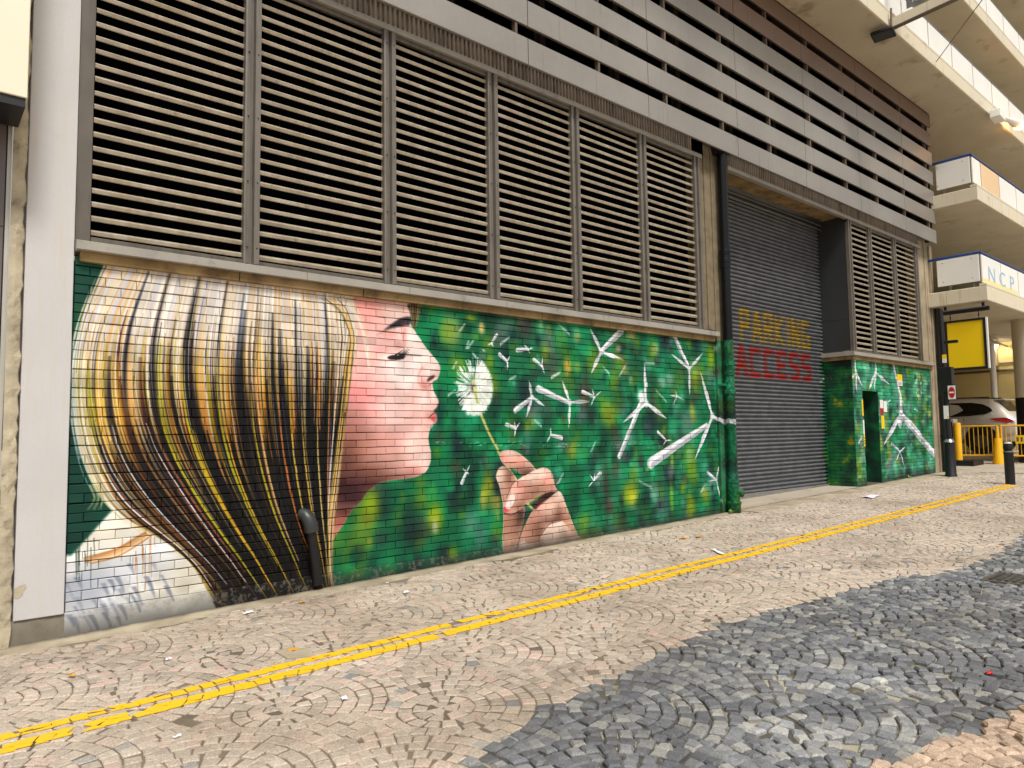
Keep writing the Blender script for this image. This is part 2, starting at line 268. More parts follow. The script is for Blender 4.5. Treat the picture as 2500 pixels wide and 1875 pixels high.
for k in range(110):     # fine bright lines
    u=rng.uniform(0,7); a=rng.uniform(0,.6); stroke(hair(u,a,min(1,a+rng.uniform(.2,.45)),7,rng.uniform(0,3)),.8,.8,[WH,CR,c3(250,236,190),LV,MU][rng.integers(5)],rng.uniform(.5,.95),.5,mid=rng.uniform(1.2,2.4))
x0_,y0_,m_=MH; Y0=max(y0_,0); hh,ww=m_[Y0-y0_:].shape; hh=min(hh,CH-Y0); _z=CZT-(np.arange(Y0,Y0+hh)+.5)/PPM; _x=(np.arange(x0_,x0_+ww)+.5)/PPM
g_=np.clip((2.30+.18*np.clip(_x-1.2,0,1.4)[None]-_z[:,None])/1.05,0,1)*np.clip((_x[None]-.12-.0*_z[:,None])/.55,.25,1); g_=(g_*g_*(3-2*g_))*m_[Y0-y0_:Y0-y0_+hh]     # dark glaze over the lower hair
_v=CV[Y0:Y0+hh,x0_:x0_+ww]; _v[:]=np.clip(_v,1e-3,1)**(1+1.25*g_[...,None])*(1-.12*g_[...,None])
for u,t0,t1,w,col in [(2.95,.22,.98,7,c3(206,186,30)),(3.02,.45,1,5,c3(214,160,30)),(3.62,.25,.9,6,YG),(3.7,.4,1,4,c3(226,180,40)),(4.3,.35,1,5,c3(190,176,30)),(4.42,.3,.9,4,PE),(4.9,.3,.95,5,c3(196,110,50)),(5.15,.3,1,4,c3(226,190,60)),(5.45,.4,1,4,c3(214,170,50)),(5.8,.35,1,3.4,c3(230,200,110)),(6.2,.3,1,4,c3(180,110,60)),(2.2,.4,.9,5,c3(150,84,50)),(2.4,.35,1,6,c3(190,180,30)),(6.5,.2,1,3.4,CR),(6.75,.15,1,3.4,c3(226,196,110))]:
    stroke(hair(u,t0,t1,9,1.5),1.2,1.6,col,.9,.9,mid=w)
for u in (.55,1.35,2.0): stroke(hair(u,.42,.93,9,4),1.2,1.2,WH,.9,.6,mid=2.6)
for k in range(10):      # strands over the cheek and neck
    o=rng.uniform(-12,10); stroke(cpx(Z4((30+o*8,470),(150+o*4,600),(220+o*2,820),(200+o*2,1100),(160+o*2,1500))),1.5,1,[CR,OL,MU,AU,PE][k%5],.75,.7,mid=2.6)
for k in range(12):
    o=rng.uniform(-1,1); stroke(cpx(Z4((160+o*60,470),(280+o*30,640),(340+o*20,850),(380+o*16,1100))),1.4,.8,[WH,CR,c3(240,224,170)][k%3],.75,.6)
for k in range(8):
    o=rng.uniform(-1,1); stroke(cpx(FV((742+o*8,900),(728+o*9,1020),(716+o*8,1130),(712+o*8,1230),(716+o*6,1270))),1,1,[MU,PE,CR,c3(180,150,70)][k%4],.75,.6,mid=2.4)
for k in range(20):      # loose ends left of the neck
    o=rng.uniform(-30,30); stroke(cpx(Z3((560+o,-40),(590+o*1.1,40),(560+o*1.6,110))),1.2,.7,[c3(170,170,90),CR,c3(120,140,80)][k%3],.6,.8)
# ---- hand and stem
SK,SH,SP,SS,SD=[c3(*c) for c in [(222,176,152),(246,224,210),(234,150,138),(140,92,72),(52,30,30)]]
stroke(cpx(Z4((1330,1300),(1348,1400),(1390,1540),(1440,1659))+Z5((1500,300),(1560,420),(1650,560),(1700,640))),10,8,c3(188,196,112),1,.8)
stroke(cpx(Z4((1345,1300),(1362,1400),(1404,1540),(1452,1659))+Z5((1512,300),(1570,420))),3,2.5,c3(120,132,62),.8,1)
def skin(pts,base=SK): return fill(cpx(Z5(*pts)),base,1.1)
def sh(M,*l):
    for p,rx,ry,col,a in l:
        q=cpx(Z5(p))[0]; blob(q[0],q[1],rx*PPM,ry*PPM,col,a,M)
M=skin([(1515,590),(1545,525),(1600,515),(1680,590),(1690,700),(1640,800),(1760,860),(1770,960),(1740,1100),(1690,1270),(1575,1290),(1580,1100),(1582,900),(1562,760),(1530,650)])
sh(M,((1560,600),.12,.1,SH,.8),((1640,620),.1,.15,SS,.8),((1600,1000),.12,.3,c3(190,128,100),.8),((1700,1000),.12,.3,SS,.85),((1740,950),.08,.12,SD,.8),((1620,1200),.15,.15,c3(206,158,132),.7),((1660,540),.08,.06,SD,.6))
M=skin([(1548,410),(1575,370),(1640,362),(1720,390),(1800,455),(1870,530),(1900,590),(1860,640),(1760,600),(1690,540),(1610,510),(1560,460)])
sh(M,((1640,390),.12,.04,SH,.9),((1590,450),.08,.08,SP,.7),((1720,470),.1,.08,SP,.6),((1700,550),.2,.06,SS,.7),((1800,570),.15,.06,SD,.7),((1570,470),.05,.05,c3(236,170,156),.6))
M=skin([(1985,800),(2070,735),(2115,770),(2150,880),(2212,1035),(2300,1240),(2340,1330),(1690,1330),(1740,1120),(1790,1000),(1850,900),(1900,840)])
sh(M,((2080,770),.1,.08,SH,.8),((1900,930),.2,.15,SP,.55),((2000,880),.2,.12,c3(238,206,188),.7),((1800,1100),.15,.2,c3(206,150,126),.7),((1900,1080),.2,.1,SS,.6),((2080,950),.1,.12,SS,.8),((2160,1000),.08,.2,c3(206,150,120),.7),((1780,1230),.2,.1,c3(200,150,126),.7),((1900,1150),.1,.2,SS,.7),((2050,990),.25,.05,c3(100,62,50),.6))
M=skin([(1905,1160),(1960,1060),(2060,1005),(2120,1010),(2180,1090),(2230,1190),(2260,1300),(1890,1330),(1895,1220)],c3(226,190,168))
sh(M,((2050,1050),.15,.07,SH,.9),((1960,1150),.12,.1,c3(240,220,200),.7),((2150,1200),.12,.1,SS,.5),((1910,1230),.06,.15,SS,.8))
M=skin([(1700,1240),(1740,1190),(1790,1190),(1830,1260),(1820,1340),(1690,1340)],c3(218,180,156)); sh(M,((1750,1210),.06,.05,SH,.8))
stroke(cpx(Z5((1790,830),(1830,880),(1870,900))),9,6,c3(176,186,104),1,.9); 
fill(cpx(Z5((1840,850),(1900,800),(1990,735),(2050,735),(1985,800),(1900,870),(1870,900))),c3(70,30,36),2,.9)
M=skin([(1580,880),(1610,800),(1650,700),(1700,640),(1790,585),(1880,540),(1960,523),(2015,575),(2040,680),(2062,735),(2000,740),(1900,780),(1830,830),(1770,860),(1720,910),(1660,942),(1600,930)])
sh(M,((1920,570),.2,.06,SH,.9),((1800,620),.15,.06,SH,.7),((1700,740),.1,.1,c3(240,196,180),.8),((1750,700),.12,.1,SP,.6),((1990,640),.1,.12,SP,.6),((1900,720),.2,.08,SS,.6),((1800,790),.15,.07,c3(150,96,80),.75),((1730,870),.1,.06,SS,.8),((1600,900),.06,.04,c3(220,60,70),.9),((2030,700),.06,.08,c3(180,120,96),.6))
fill(cpx(Z5((1600,880),(1625,810),(1655,755),(1685,760),(1690,800),(1665,860),(1640,895))),c3(240,222,214),1.2)
stroke(cpx(Z5((1600,880),(1640,898),(1668,858),(1692,800),(1684,758))),1.6,1.6,c3(176,110,100),.8,.8)
for p,w,c,a in [(((1690,640),(1650,700),(1610,800)),2.2,SD,.7),(((1650,545),(1720,590),(1790,585)),3,SD,.8),(((1585,930),(1660,948),(1730,905)),3,SD,.8),(((2062,738),(1990,780),(1900,850),(1840,910),(1790,1000)),2.5,SD,.75),(((1790,1000),(1745,1110),(1695,1260)),3,SD,.7),(((2100,1000),(1990,1040),(1910,1150),(1895,1240)),2.5,SD,.7),(((1780,850),(1785,930),(1770,980)),3,SD,.8)]:
    stroke(cpx(Z5(*p)),w,w,c,a,1.2)
for p in [((1520,590),(1562,760),(1582,900),(1576,1280)),((1548,405),(1640,362),(1800,455),(1880,545),(1960,523),(2020,580),(2045,690),(2075,738),(2150,880),(2212,1035),(2330,1310))]: stroke(cpx(Z5(*p)),1.2,1.2,c3(252,236,220),.8,.8)
# ---- dandelion clock
cD=cpx([(1157,945)])[0]
fill(np.array([cD+np.array([np.cos(a)*.86,np.sin(a)])*PPM*(.325 if -1.3<a<2.2 else .1) for a in np.linspace(-1.9,3.0,26)]),c3(236,238,232),4,.95)
for k in range(1500):
    a=rng.uniform(0,2*np.pi); r=rng.uniform(.10,1)*.34
    dens=1.0 if (-1.35<((a+np.pi)%(2*np.pi)-np.pi)<2.3) else .10
    if rng.uniform()>dens: continue
    ex=.86 if np.cos(a)>0 else .78
    p0=cD+np.array([np.cos(a)*ex,np.sin(a)])*r*.45*PPM; p1=cD+np.array([np.cos(a)*ex,np.sin(a)])*r*PPM*rng.uniform(.95,1.05)
    stroke(np.array([p0,p1]),1.2,rng.uniform(2,6),[c3(246,246,240),c3(228,232,222),c3(206,214,200)][k%3],.75,1.2)
for k in range(90):
    a=rng.uniform(1.9,5.2); r=rng.uniform(.2,.36)*PPM; p0=cD+np.array([np.cos(a)*.8,np.sin(a)])*r*.5; p1=cD+np.array([np.cos(a)*.8,np.sin(a)])*r
    stroke(np.array([p0,p1]),1,rng.uniform(2,5),c3(236,240,234),.75,1)
blob(cD[0]-4,cD[1]+2,11,12,c3(66,48,40),.9); blob(cD[0]-2,cD[1]-22,8,14,c3(150,170,80),.6)
stroke(cpx(Z4((1318,1270),(1332,1330),(1352,1420))),9,10,c3(188,196,112),1,.8)
# ---- turbines and seeds
TW=c3(226,226,228); TG=c3(158,160,172)
def blade(a,b,w):
    a,b=cpx([a,b]); s=w*PPM*.74; m=a+(b-a)*.25
    stroke(np.array([a,m,b]),s*.5,s*.12,TW,.97,.8,mid=s); n=np.array([-(b-a)[1],(b-a)[0]]); n=n/(np.hypot(*n)+1e-6)*s*.22
    stroke(np.array([a+n,m+n,b]),s*.2,1,TG,.6,1.2)
def tower(a,b,w0,w1):
    a,b=cpx([a,b]); w0*=PPM*.8; w1*=PPM*.8; stroke(np.array([a,b]),w0,w1,TW,.98,.8); n=np.array([-(b-a)[1],(b-a)[0]]); n/=np.hypot(*n)+1e-6
    if n[1]<0: n=-n
    blob(b[0],b[1],w1*.5,w1*.5,TW,1,power=4); blob(a[0],a[1],w0*.5,w0*.5,TW,1,power=4)
    stroke(np.array([a+n*w0*.27,b+n*w1*.27]),w0*.45,w1*.45,TG,.7,2); stroke(np.array([a-n*w0*.2,b-n*w1*.2]),w0*.3,w1*.3,c3(248,247,246),.7,2)
def turbine(Z,hub,blades,tw=None,w=.05,tws=(.05,.08),nac=None):
    if tw: tower(Z(tw[0])[0],Z(tw[1])[0],*tws)
    for b in blades: blade(Z(hub)[0],Z(b)[0],w)
    q=cpx(Z(hub))[0]; blob(q[0],q[1],w*PPM*.55,w*PPM*.55,TW,1,power=2)
    if nac: q=cpx(Z(nac))[0]; blob(q[0],q[1],w*PPM*.9,w*PPM*.9,TW,1,power=2)
turbine(Z6,(505,478),[(425,305),(670,540),(432,642)],((515,462),(655,325)),.085,(.08,.13))
turbine(Z6,(1155,605),[(1025,495),(1255,490),(1158,800)],((1048,372),(1150,592)),.075,(.10,.07))
tower(Z6((808,835))[0],Z6((640,1250))[0],.10,.085)
turbine(Z6,(838,858),[(825,560),(988,970),(668,998)],None,.10,nac=(803,806))
tower(Z6((1285,1020))[0],Z6((868,1300))[0],.10,.20)
turbine(Z6,(1325,955),[(1240,632),(1198,1272)],None,.12)
stroke(cpx(Z6((1330,975),(1332,1065))),6,3,c3(90,90,96),.8,1.5)
stroke(cpx(Z6((1330,955),(1380,985),(1420,1000),(1500,990))),10,26,TW,1,1,mid=22)
turbine(Z6,(275,850),[(220,688),(425,845),(268,1042)],((42,750),(262,850)),.07,(.11,.07))
turbine(Z6,(455,815),[(440,750),(505,770),(430,876)],((370,772),(445,808)),.035,(.07,.05))
turbine(Z6,(1065,805),[(1055,765),(1012,800),(1117,837),(1040,870)],None,.03)
turbine(Z6,(985,1132),[(1026,1130),(960,1170)],((923,1068),(980,1125)),.03,(.06,.04))
turbine(Z6,(1355,1425),[(1372,1310),(1288,1435),(1390,1595)],((1290,1370),(1345,1415)),.05,(.07,.05))
turbine(Z6,(450,1430),[(420,1380),(460,1374),(410,1480)],((500,1373),(455,1420)),.025,(.06,.04))
turbine(Z6,(135,1088),[(135,1033),(105,1147)],((217,1112),(145,1095)),.035,(.07,.05))
turbine(Z6,(70,585),[(75,518),(90,642)],((10,535),(65,580)),.03,(.06,.045))
turbine(Z4,(1840,1362),[(1815,1212),(1952,1442),(1790,1545)],((1690,1480),(1832,1372)),.065,(.09,.06))
turbine(Z4,(1615,1045),[(1638,992),(1620,1120)],((1545,975),(1610,1035)),.03,(.06,.045))
turbine(Z4,(1805,930),[(1765,888),(1848,920),(1817,972)],((1705,940),(1800,930)),.03,(.07,.045))
turbine(Z4,(1475,880),[(1440,892),(1490,908)],((1520,800),(1478,872)),.03,(.05,.035))
turbine(Z5,(1690,168),[(1680,108),(1733,118),(1680,247)],((1608,133),(1682,162)),.035,(.06,.05))
turbine(Z5,(1250,560),[(1278,496),(1218,530),(1272,582)],((1205,662),(1245,570)),.025,(.055,.04))
for p,q in [((1235,700),(1180,780)),((1640,820),(1550,890)),((1270,850),(1250,930)),((1300,960),(1340,1010)),((2090,1140),(2010,1190)),((1700,1170),(1630,1210)),((1150,1300),(1080,1350)),((1210,1250),(1180,1270)),((1400,930),(1410,950)),((1160,1040),(1130,1110)),((2080,710),(2180,800)),((1310,850),(1260,930))]:
    stroke(cpx(Z4(p,q)),5,8,c3(226,232,226),.7,3.5)
for p,q in [((910,760),(990,850)),((780,1430),(880,1480)),((520,590),(570,650)),((210,630),(140,670)),((1270,1460),(1240,1520)),((230,1370),(180,1460)),((470,1130),(430,1220)),((10,980),(70,1030)),((830,560),(900,565)),((690,570),(640,660))]:
    stroke(cpx(Z6(p,q)),5,9,c3(224,232,226),.6,4)
for k in range(70):      # scuffed scratches across the wall
    x=rng.uniform(1060,1640); y=1085+rng.uniform(-7,7)+(x-1300)*.012; stroke(cpx([(x,y),(x+rng.uniform(3,9),y+rng.uniform(-3,3))]),1.2,1,c3(196,214,204),.8,.5)
# right hand wall
turbine(ZR,(495,410),[(392,506),(562,550),(497,612)],((480,262),(490,400)),.1,(.06,.09))
turbine(ZR,(710,405),[(858,532),(690,585)],((703,288),(712,395)),.11,(.08,.1)); blade(ZR((705,410))[0],ZR((632,585))[0],.13)
tower(ZR((903,322))[0],ZR((985,690))[0],.09,.15); tower(ZR((985,690))[0],ZR((990,820))[0],.17,.17)
tower(ZR((1010,895))[0],ZR((1365,1310))[0],.18,.26)
turbine(ZR,(985,850),[(800,1190),(1218,1085)],None,.2); fill(cpx(ZR((948,900),(975,870),(1000,920),(980,1010),(958,980))),c3(206,206,212),1.2)
stroke(cpx(ZR((975,845),(990,858),(1005,845))),7,7,c3(70,60,58),.8,2)
turbine(ZR,(975,1268),[(1032,1213),(922,1382),(1027,1442)],((883,1183),(970,1260)),.06,(.09,.06))
for p,q in [((560,1100),(520,1175)),((870,700),(820,745)),((1130,800),(1170,820))]: stroke(cpx(ZR(p,q)),6,10,c3(226,232,226),.85,2)
for k in range(120):
    a=rng.uniform(0,6.3); q=cpx(ZR((1180,550)))[0]; rr=np.array([np.cos(a)*.22,np.sin(a)*.42])*PPM; stroke(np.array([q+rr*.45,q+rr*rng.uniform(.6,1)]),2,6,[c3(170,200,120),c3(226,232,220),c3(120,180,90)][k%3],.6,1.5)
# ---- pier: green sprayed up to the sill, concrete left bare in one strip
ys,xs=rect_area(9.3,9.6,0,CZT); CA[ys,xs]=np.maximum(CA[ys,xs],0)
# per-brick tone and grime
for wx0,wx1 in ((0,8.82),(13.7,17.97)):
    for k in range(37):
        z0=.175+k*.075; off=.22 if k%2==0 else .1075
        for j in range(-1,int((wx1-wx0)/.225)+2):
            a=wx0+off+(j-1)*.225; b=a+.225
            ys=slice(max(0,int((CZT-z0-.075)*PPM)),int((CZT-z0)*PPM)); xs=slice(int(max(a,wx0)*PPM),int(min(b,wx1)*PPM))
            sd=.014 if wx0<1 and a<3.4 else (.022 if wx0<1 else .05); g=rng.normal(0,sd); CV[ys,xs]=np.clip(CV[ys,xs]*(1+g*1.3)+g*.4,0,1)
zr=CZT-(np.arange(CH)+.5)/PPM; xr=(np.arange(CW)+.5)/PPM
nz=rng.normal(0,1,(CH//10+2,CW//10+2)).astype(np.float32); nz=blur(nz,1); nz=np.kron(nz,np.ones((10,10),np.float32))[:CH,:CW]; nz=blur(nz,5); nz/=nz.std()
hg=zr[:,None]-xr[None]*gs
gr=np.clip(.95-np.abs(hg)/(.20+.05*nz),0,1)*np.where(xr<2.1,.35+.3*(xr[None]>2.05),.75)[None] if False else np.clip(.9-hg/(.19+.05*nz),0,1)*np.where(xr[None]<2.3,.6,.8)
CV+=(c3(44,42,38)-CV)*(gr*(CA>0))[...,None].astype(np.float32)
CV*=(1+.03*nz*(CA>0))[...,None]
np.clip(CV,0,1,out=CV)
# ---- stencilled words on the shutter
GLY={'P':[((0,0),(0,1)),((0,1),(.8,1)),((.8,1),(.8,.5)),((.8,.5),(0,.5))],'A':[((0,0),(.34,1)),((.34,1),(.55,1)),((.55,1),(.9,0)),((.2,.36),(.7,.36))],
 'R':[((0,0),(0,1)),((0,1),(.8,1)),((.8,1),(.8,.52)),((.8,.52),(0,.52)),((.4,.5),(.85,0))],'K':[((0,0),(0,1)),((.1,.5),(.85,1)),((.1,.5),(.85,0))],'I':[((.2,0),(.2,1))],
 'N':[((0,0),(0,1)),((0,1),(.8,0)),((.8,0),(.8,1))],'G':[((.85,.95),(0,.95)),((0,1),(0,0)),((0,.05),(.85,.05)),((.85,0),(.85,.45)),((.85,.45),(.5,.45))],
 'C':[((.85,.95),(0,.95)),((0,1),(0,0)),((0,.05),(.85,.05))],'E':[((.85,.95),(0,.95)),((0,1),(0,0)),((0,.05),(.85,.05)),((0,.5),(.7,.5))],
 'S':[((.85,.95),(0,.95)),((0,.95),(0,.52)),((0,.52),(.85,.48)),((.85,.5),(.85,.05)),((.85,.05),(0,.05))]}
def word(s,x0,x1,z0,z1,col,w):
    n=sum(.55 if ch=='I' else 1 for ch in s); u=(x1-x0)/n; x=x0
    for ch in s:
        k=(.55 if ch=='I' else 1)*u; gw=u*.70
        for (a,b),(c,d) in GLY[ch]:
            p=cm([(x+a*gw,z0+b*(z1-z0)),(x+c*gw,z0+d*(z1-z0))]); e=(p[1]-p[0]); e/=np.hypot(*e)+1e-6
            stroke(np.array([p[0]-e*w*PPM*.3,p[1]+e*w*PPM*.3]),w*PPM,w*PPM,col,.9,1.2)
        x+=k
word('PARKING',10.60,13.30,3.15,3.68,c3(236,192,40),.105)
word('ACCESS',10.42,13.32,2.49,3.0,c3(232,60,48),.105)
# ------------------------------------------------------------------ the canvas as one packed in-memory picture
img=bpy.data.images.new('wall_paint',CW,CH,alpha=True,float_buffer=False); img.colorspace_settings.name='sRGB'; img.alpha_mode='STRAIGHT'
buf=np.concatenate([CV,CA[...,None]],2)[::-1].astype(np.float32).ravel(); img.pixels.foreach_set(buf); img.update(); img.pack()
# ------------------------------------------------------------------ materials
def lin(c):
    c=np.array(c[:3],float)/255; return tuple(np.where(c<=.04045,c/12.92,((c+.055)/1.055)**2.4))+(1.,)
def mul(c,k): return tuple(min(1,x*k) for x in c[:3])+(1.,)
class NT:
    def __init__(s,name):
        s.m=bpy.data.materials.new(name); s.m.use_nodes=True; s.t=s.m.node_tree; s.t.nodes.clear()
        s.o=s.t.nodes.new('ShaderNodeOutputMaterial'); s.b=s.t.nodes.new('ShaderNodeBsdfPrincipled'); s.L(s.b.outputs[0],s.o.inputs[0])
        s.g=s.t.nodes.new('ShaderNodeNewGeometry')
    def L(s,a,b): s.t.links.new(a,b)
    def n(s,k,**p):
        x=s.t.nodes.new(k)
        for a,b in p.items(): setattr(x,a,b)
        return x
    def noise(s,scale,detail=4,rough=.55,vec=None,stretch=None):
        x=s.n('ShaderNodeTexNoise'); x.inputs['Scale'].default_value=scale; x.inputs['Detail'].default_value=detail; x.inputs['Roughness'].default_value=rough
        v=vec or s.g.outputs['Position']
        if stretch:
            mp=s.n('ShaderNodeMapping'); mp.inputs['Scale'].default_value=stretch; s.L(v,mp.inputs[0]); v=mp.outputs[0]
        s.L(v,x.inputs['Vector']); return x.outputs['Fac']
    def ramp(s,f,a,b,c0=0,c1=1):
        x=s.n('ShaderNodeMapRange'); x.inputs[1].default_value=a; x.inputs[2].default_value=b; x.inputs[3].default_value=c0; x.inputs[4].default_value=c1; s.L(f,x.inputs[0]); return x.outputs[0]
    def mix(s,f,a,b,mode='MIX'):
        x=s.n('ShaderNodeMix',data_type='RGBA',blend_type=mode)
        for v,i in ((f,0),(a,6),(b,7)):
            if hasattr(v,'links'): s.L(v,x.inputs[i])
            else: x.inputs[i].default_value=v
        return x.outputs[2]
    def math(s,op,a,b=0):
        x=s.n('ShaderNodeMath',operation=op)
        for i,v in enumerate((a,b)):
            if hasattr(v,'links'): s.L(v,x.inputs[i])
            else: x.inputs[i].default_value=v
        return x.outputs[0]
    def bump(s,f,strength,dist=.01):
        x=s.n('ShaderNodeBump'); x.inputs['Strength'].default_value=strength; x.inputs['Distance'].default_value=dist; s.L(f,x.inputs['Height']); s.L(x.outputs[0],s.b.inputs['Normal'])
    def fin(s,col,rough=.7,metal=0.):
        s.L(col,s.b.inputs['Base Color']) if hasattr(col,'links') else setattr(s.b.inputs['Base Color'],'default_value',col)
        if hasattr(rough,'links'): s.L(rough,s.b.inputs['Roughness'])
        else: s.b.inputs['Roughness'].default_value=rough
        s.b.inputs['Metallic'].default_value=metal; return s.m
def M(name,c,rough=.7,metal=0.,var=.25,scale=2.5,c2=None,stain=None,stain_amt=(.55,.75),streak=None,streak_amt=(.5,.75),bump=.15,bscale=90,spec=None):
    t=NT(name); c=lin(c); n1=t.noise(scale,6)
    col=t.mix(t.ramp(n1,.3,.7),mul(c,1-var),lin(c2) if c2 else mul(c,1+var*.6))
    fine=t.noise(bscale,3); col=t.mix(.12,col,t.mix(fine,mul(c,.4),mul(c,1.5)))
    if stain: col=t.mix(t.ramp(t.noise(scale*1.7,8,.65),*stain_amt),col,lin(stain))
    if streak: col=t.mix(t.ramp(t.noise(3,5,.6,stretch=(5,5,.35)),*streak_amt),col,lin(streak))
    if bump: t.bump(fine,bump,.004)
    if spec is not None: t.b.inputs['Specular IOR Level'].default_value=spec
    return t.fin(col,t.ramp(n1,.2,.8,max(rough-.08,0.02),min(rough+.08,1)),metal)
def painted(name,base,k=.80,rough=.55,bare=None,bare_amt=.0,bump=.25,bscale=45,metal=0.):
    """canvas paint over a base colour; k scales the pigment, bare lets the unpainted base through"""
    t=NT(name); sp=t.n('ShaderNodeSeparateXYZ'); t.L(t.g.outputs['Position'],sp.inputs[0])
    u=t.math('DIVIDE',sp.outputs[0],CW/PPM); v=t.math('DIVIDE',sp.outputs[2],CZT); cb=t.n('ShaderNodeCombineXYZ'); t.L(u,cb.inputs[0]); t.L(v,cb.inputs[1])
    im=t.n('ShaderNodeTexImage',extension='CLIP',interpolation='Cubic'); im.image=img; t.L(cb.outputs[0],im.inputs[0])
    n1=t.noise(6,6); n2=t.noise(bscale,4,.6)
    b=t.mix(t.ramp(n1,.3,.7),mul(lin(base),.75),mul(lin(base),1.2))
    pc=t.mix(1.0,im.outputs[0],(k,k,k,1),'MULTIPLY')
    a=im.outputs[1]
    if bare_amt: a=t.math('MULTIPLY',a,t.ramp(t.noise(22,6,.7),.62-bare_amt*.3,.7-bare_amt*.3,1,1-bare_amt))
    col=t.mix(a,b,pc); col=t.mix(.10,col,t.mix(n2,mul(lin((128,128,128)),.3),mul(lin((128,128,128)),1.8)),'OVERLAY')
    if bump: t.bump(n2,bump,.004)
    t.b.inputs['Specular IOR Level'].default_value=.28
    return t.fin(col,rough,metal)
MT={}
MT['brick']=painted('painted_brick',(120,84,64),k=.95)
MT['mortar']=painted('grimy_mortar',(58,54,50),k=.34,rough=.9,bump=.3)
MT['plinth']=painted('painted_plinth',(126,118,102),k=.72,rough=.85,bare_amt=.36,bump=.5,bscale=60)
MT['pier']=painted('stained_pier',(126,112,88),k=.75,rough=.85,bare_amt=.35,bump=.4)
MT['shutter']=painted('shutter_steel',(108,109,112),k=.56,rough=.42,bump=.05,metal=.2,bare_amt=.12)
MT['pipe']=painted('pipe_paint',(14,14,16),k=.8,rough=.24,bare_amt=.6,bump=.1)
def side_green():
    t=NT('sprayed_green_return'); n=t.noise(3.1,3,.5); r=t.n('ShaderNodeValToRGB'); t.L(n,r.inputs[0]); e=r.color_ramp.elements
    e[0].position=.3; e[0].color=lin((6,26,24)); e[1].position=.70; e[1].color=lin((140,130,20))
    for p,c in ((.45,(4,58,36)),(.56,(4,92,46)),(.64,(30,104,40))):
        x=e.new(p); x.color=lin(c)
    t.bump(t.noise(45,4),.25,.004); return t.fin(r.outputs[0],.55)
MT['green_side']=side_green()
MT['white_plaster']=M('off_white_plaster',(197,194,191),.75,var=.06,scale=1.2,c2=(203,199,196),stain=(172,162,144),stain_amt=(.60,.8),streak=(196,188,176),streak_amt=(.5,.8),bump=.2)
MT['raw_cement']=M('raw_cement',(172,160,136),.95,var=.3,scale=7,c2=(200,186,156),stain=(110,96,70),bump=.8,bscale=60)
MT['grey_tile']=M('grey_tile',(104,94,92),.35,var=.08,scale=2,bump=.03)
MT['cream']=M('cream_panel',(238,228,200),.35,var=.03,scale=1,bump=.02)
MT['black']=M('black_paint',(16,16,18),.45,var=.2,bump=.1)
MT['void']=M('dark_interior',(6,6,7),1,var=.1,bump=0,spec=0)  # near-black colour stands in for deep shade behind louvres and cladding
MT['alu']=M('aluminium_trim',(190,184,170),.4,.3,var=.1,bump=.03)
MT['lou']=M('louvre_blade',(152,138,116),.5,.0,var=.16,scale=5,c2=(184,172,150),stain=(100,86,62),stain_amt=(.56,.8),streak=(150,128,94),streak_amt=(.5,.8),bump=.12)
MT['lou_in']=M('louvre_inner',(54,46,38),.9,var=.2,bump=0,spec=0)
MT['frame']=M('bronze_frame',(98,90,80),.5,.1,var=.2,scale=3,streak=(66,58,50),streak_amt=(.5,.8),bump=.06)
MT['mull']=M('mullion_metal',(110,102,92),.48,.1,var=.2,scale=3,streak=(66,58,50),streak_amt=(.55,.8),bump=.06)
MT['sill']=M('sill_flashing',(164,158,146),.45,.2,var=.14,scale=3,stain=(104,98,86),stain_amt=(.58,.78),bump=.05)
MT['lintel']=M('stained_lintel',(128,102,62),.9,var=.3,scale=3,c2=(164,138,94),stain=(70,50,28),stain_amt=(.5,.75),bump=.4)
MT['rib']=M('ribbed_metal',(178,166,152),.5,.2,var=.15,scale=3,streak=(96,84,74),bump=.04)
MT['clad']=M('cladding_metal',(164,157,147),.40,.5,var=.09,scale=.8,c2=(170,164,154),streak=(138,128,115),streak_amt=(.6,.85),bump=.03,bscale=30)
MT['clad_shade']=M('shaded_cladding_metal',(136,116,104),.42,.45,var=.1,scale=.8,streak=(120,94,74),streak_amt=(.55,.85),bump=.03,bscale=30)  # browner copy for the top bands: deck shade and soffit reflection in the colour
MT['strut']=M('strut_metal',(104,88,74),.6,.1,bump=.05)
MT['darkpanel']=M('dark_metal_panel',(58,60,60),.4,.2,var=.15,scale=2,stain=(60,58,56),bump=.05)
MT['conc']=M('deck_concrete',(222,212,190),.9,var=.12,scale=1.3,c2=(216,202,172),stain=(150,128,92),stain_amt=(.6,.78),streak=(166,144,104),streak_amt=(.56,.8),bump=.3,bscale=40)
MT['soffit']=M('soffit_concrete',(196,184,160),.95,var=.1,scale=.9,c2=(204,194,172),stain=(146,130,100),stain_amt=(.58,.75),bump=.25,bscale=40)
MT['endpil']=M('end_pilaster_concrete',(146,132,108),.9,var=.2,scale=2,c2=(190,172,142),streak=(104,86,62),streak_amt=(.52,.8),bump=.4)
MT['panel']=M('parapet_panel',(238,234,224),.55,var=.05,scale=1,stain=(206,184,140),stain_amt=(.62,.8),bump=.03)
MT['orange']=M('orange_lit_panel',(232,196,150),.5,var=.06,scale=1,bump=.03)  # cream panel with an orange light cast put into its colour
MT['blue']=M('blue_rail',(24,60,120),.4,bump=.03)
MT['yellow_sign']=M('yellow_sign_face',(244,202,14),.35,var=.03,scale=1,bump=0)
MT['yellow']=M('yellow_paint',(236,176,16),.45,var=.1,scale=6,stain=(190,130,20),stain_amt=(.65,.8),bump=.06)
MT['white']=M('white_enamel',(236,232,222),.4,var=.04,bump=0)
MT['red']=M('red_enamel',(186,24,30),.4,var=.05,bump=0)
MT['paper']=M('paper',(226,222,228),.9,var=.06,bump=.1)
MT['leaf']=M('dry_leaf',(210,150,50),.8,var=.2,scale=30,bump=.1)
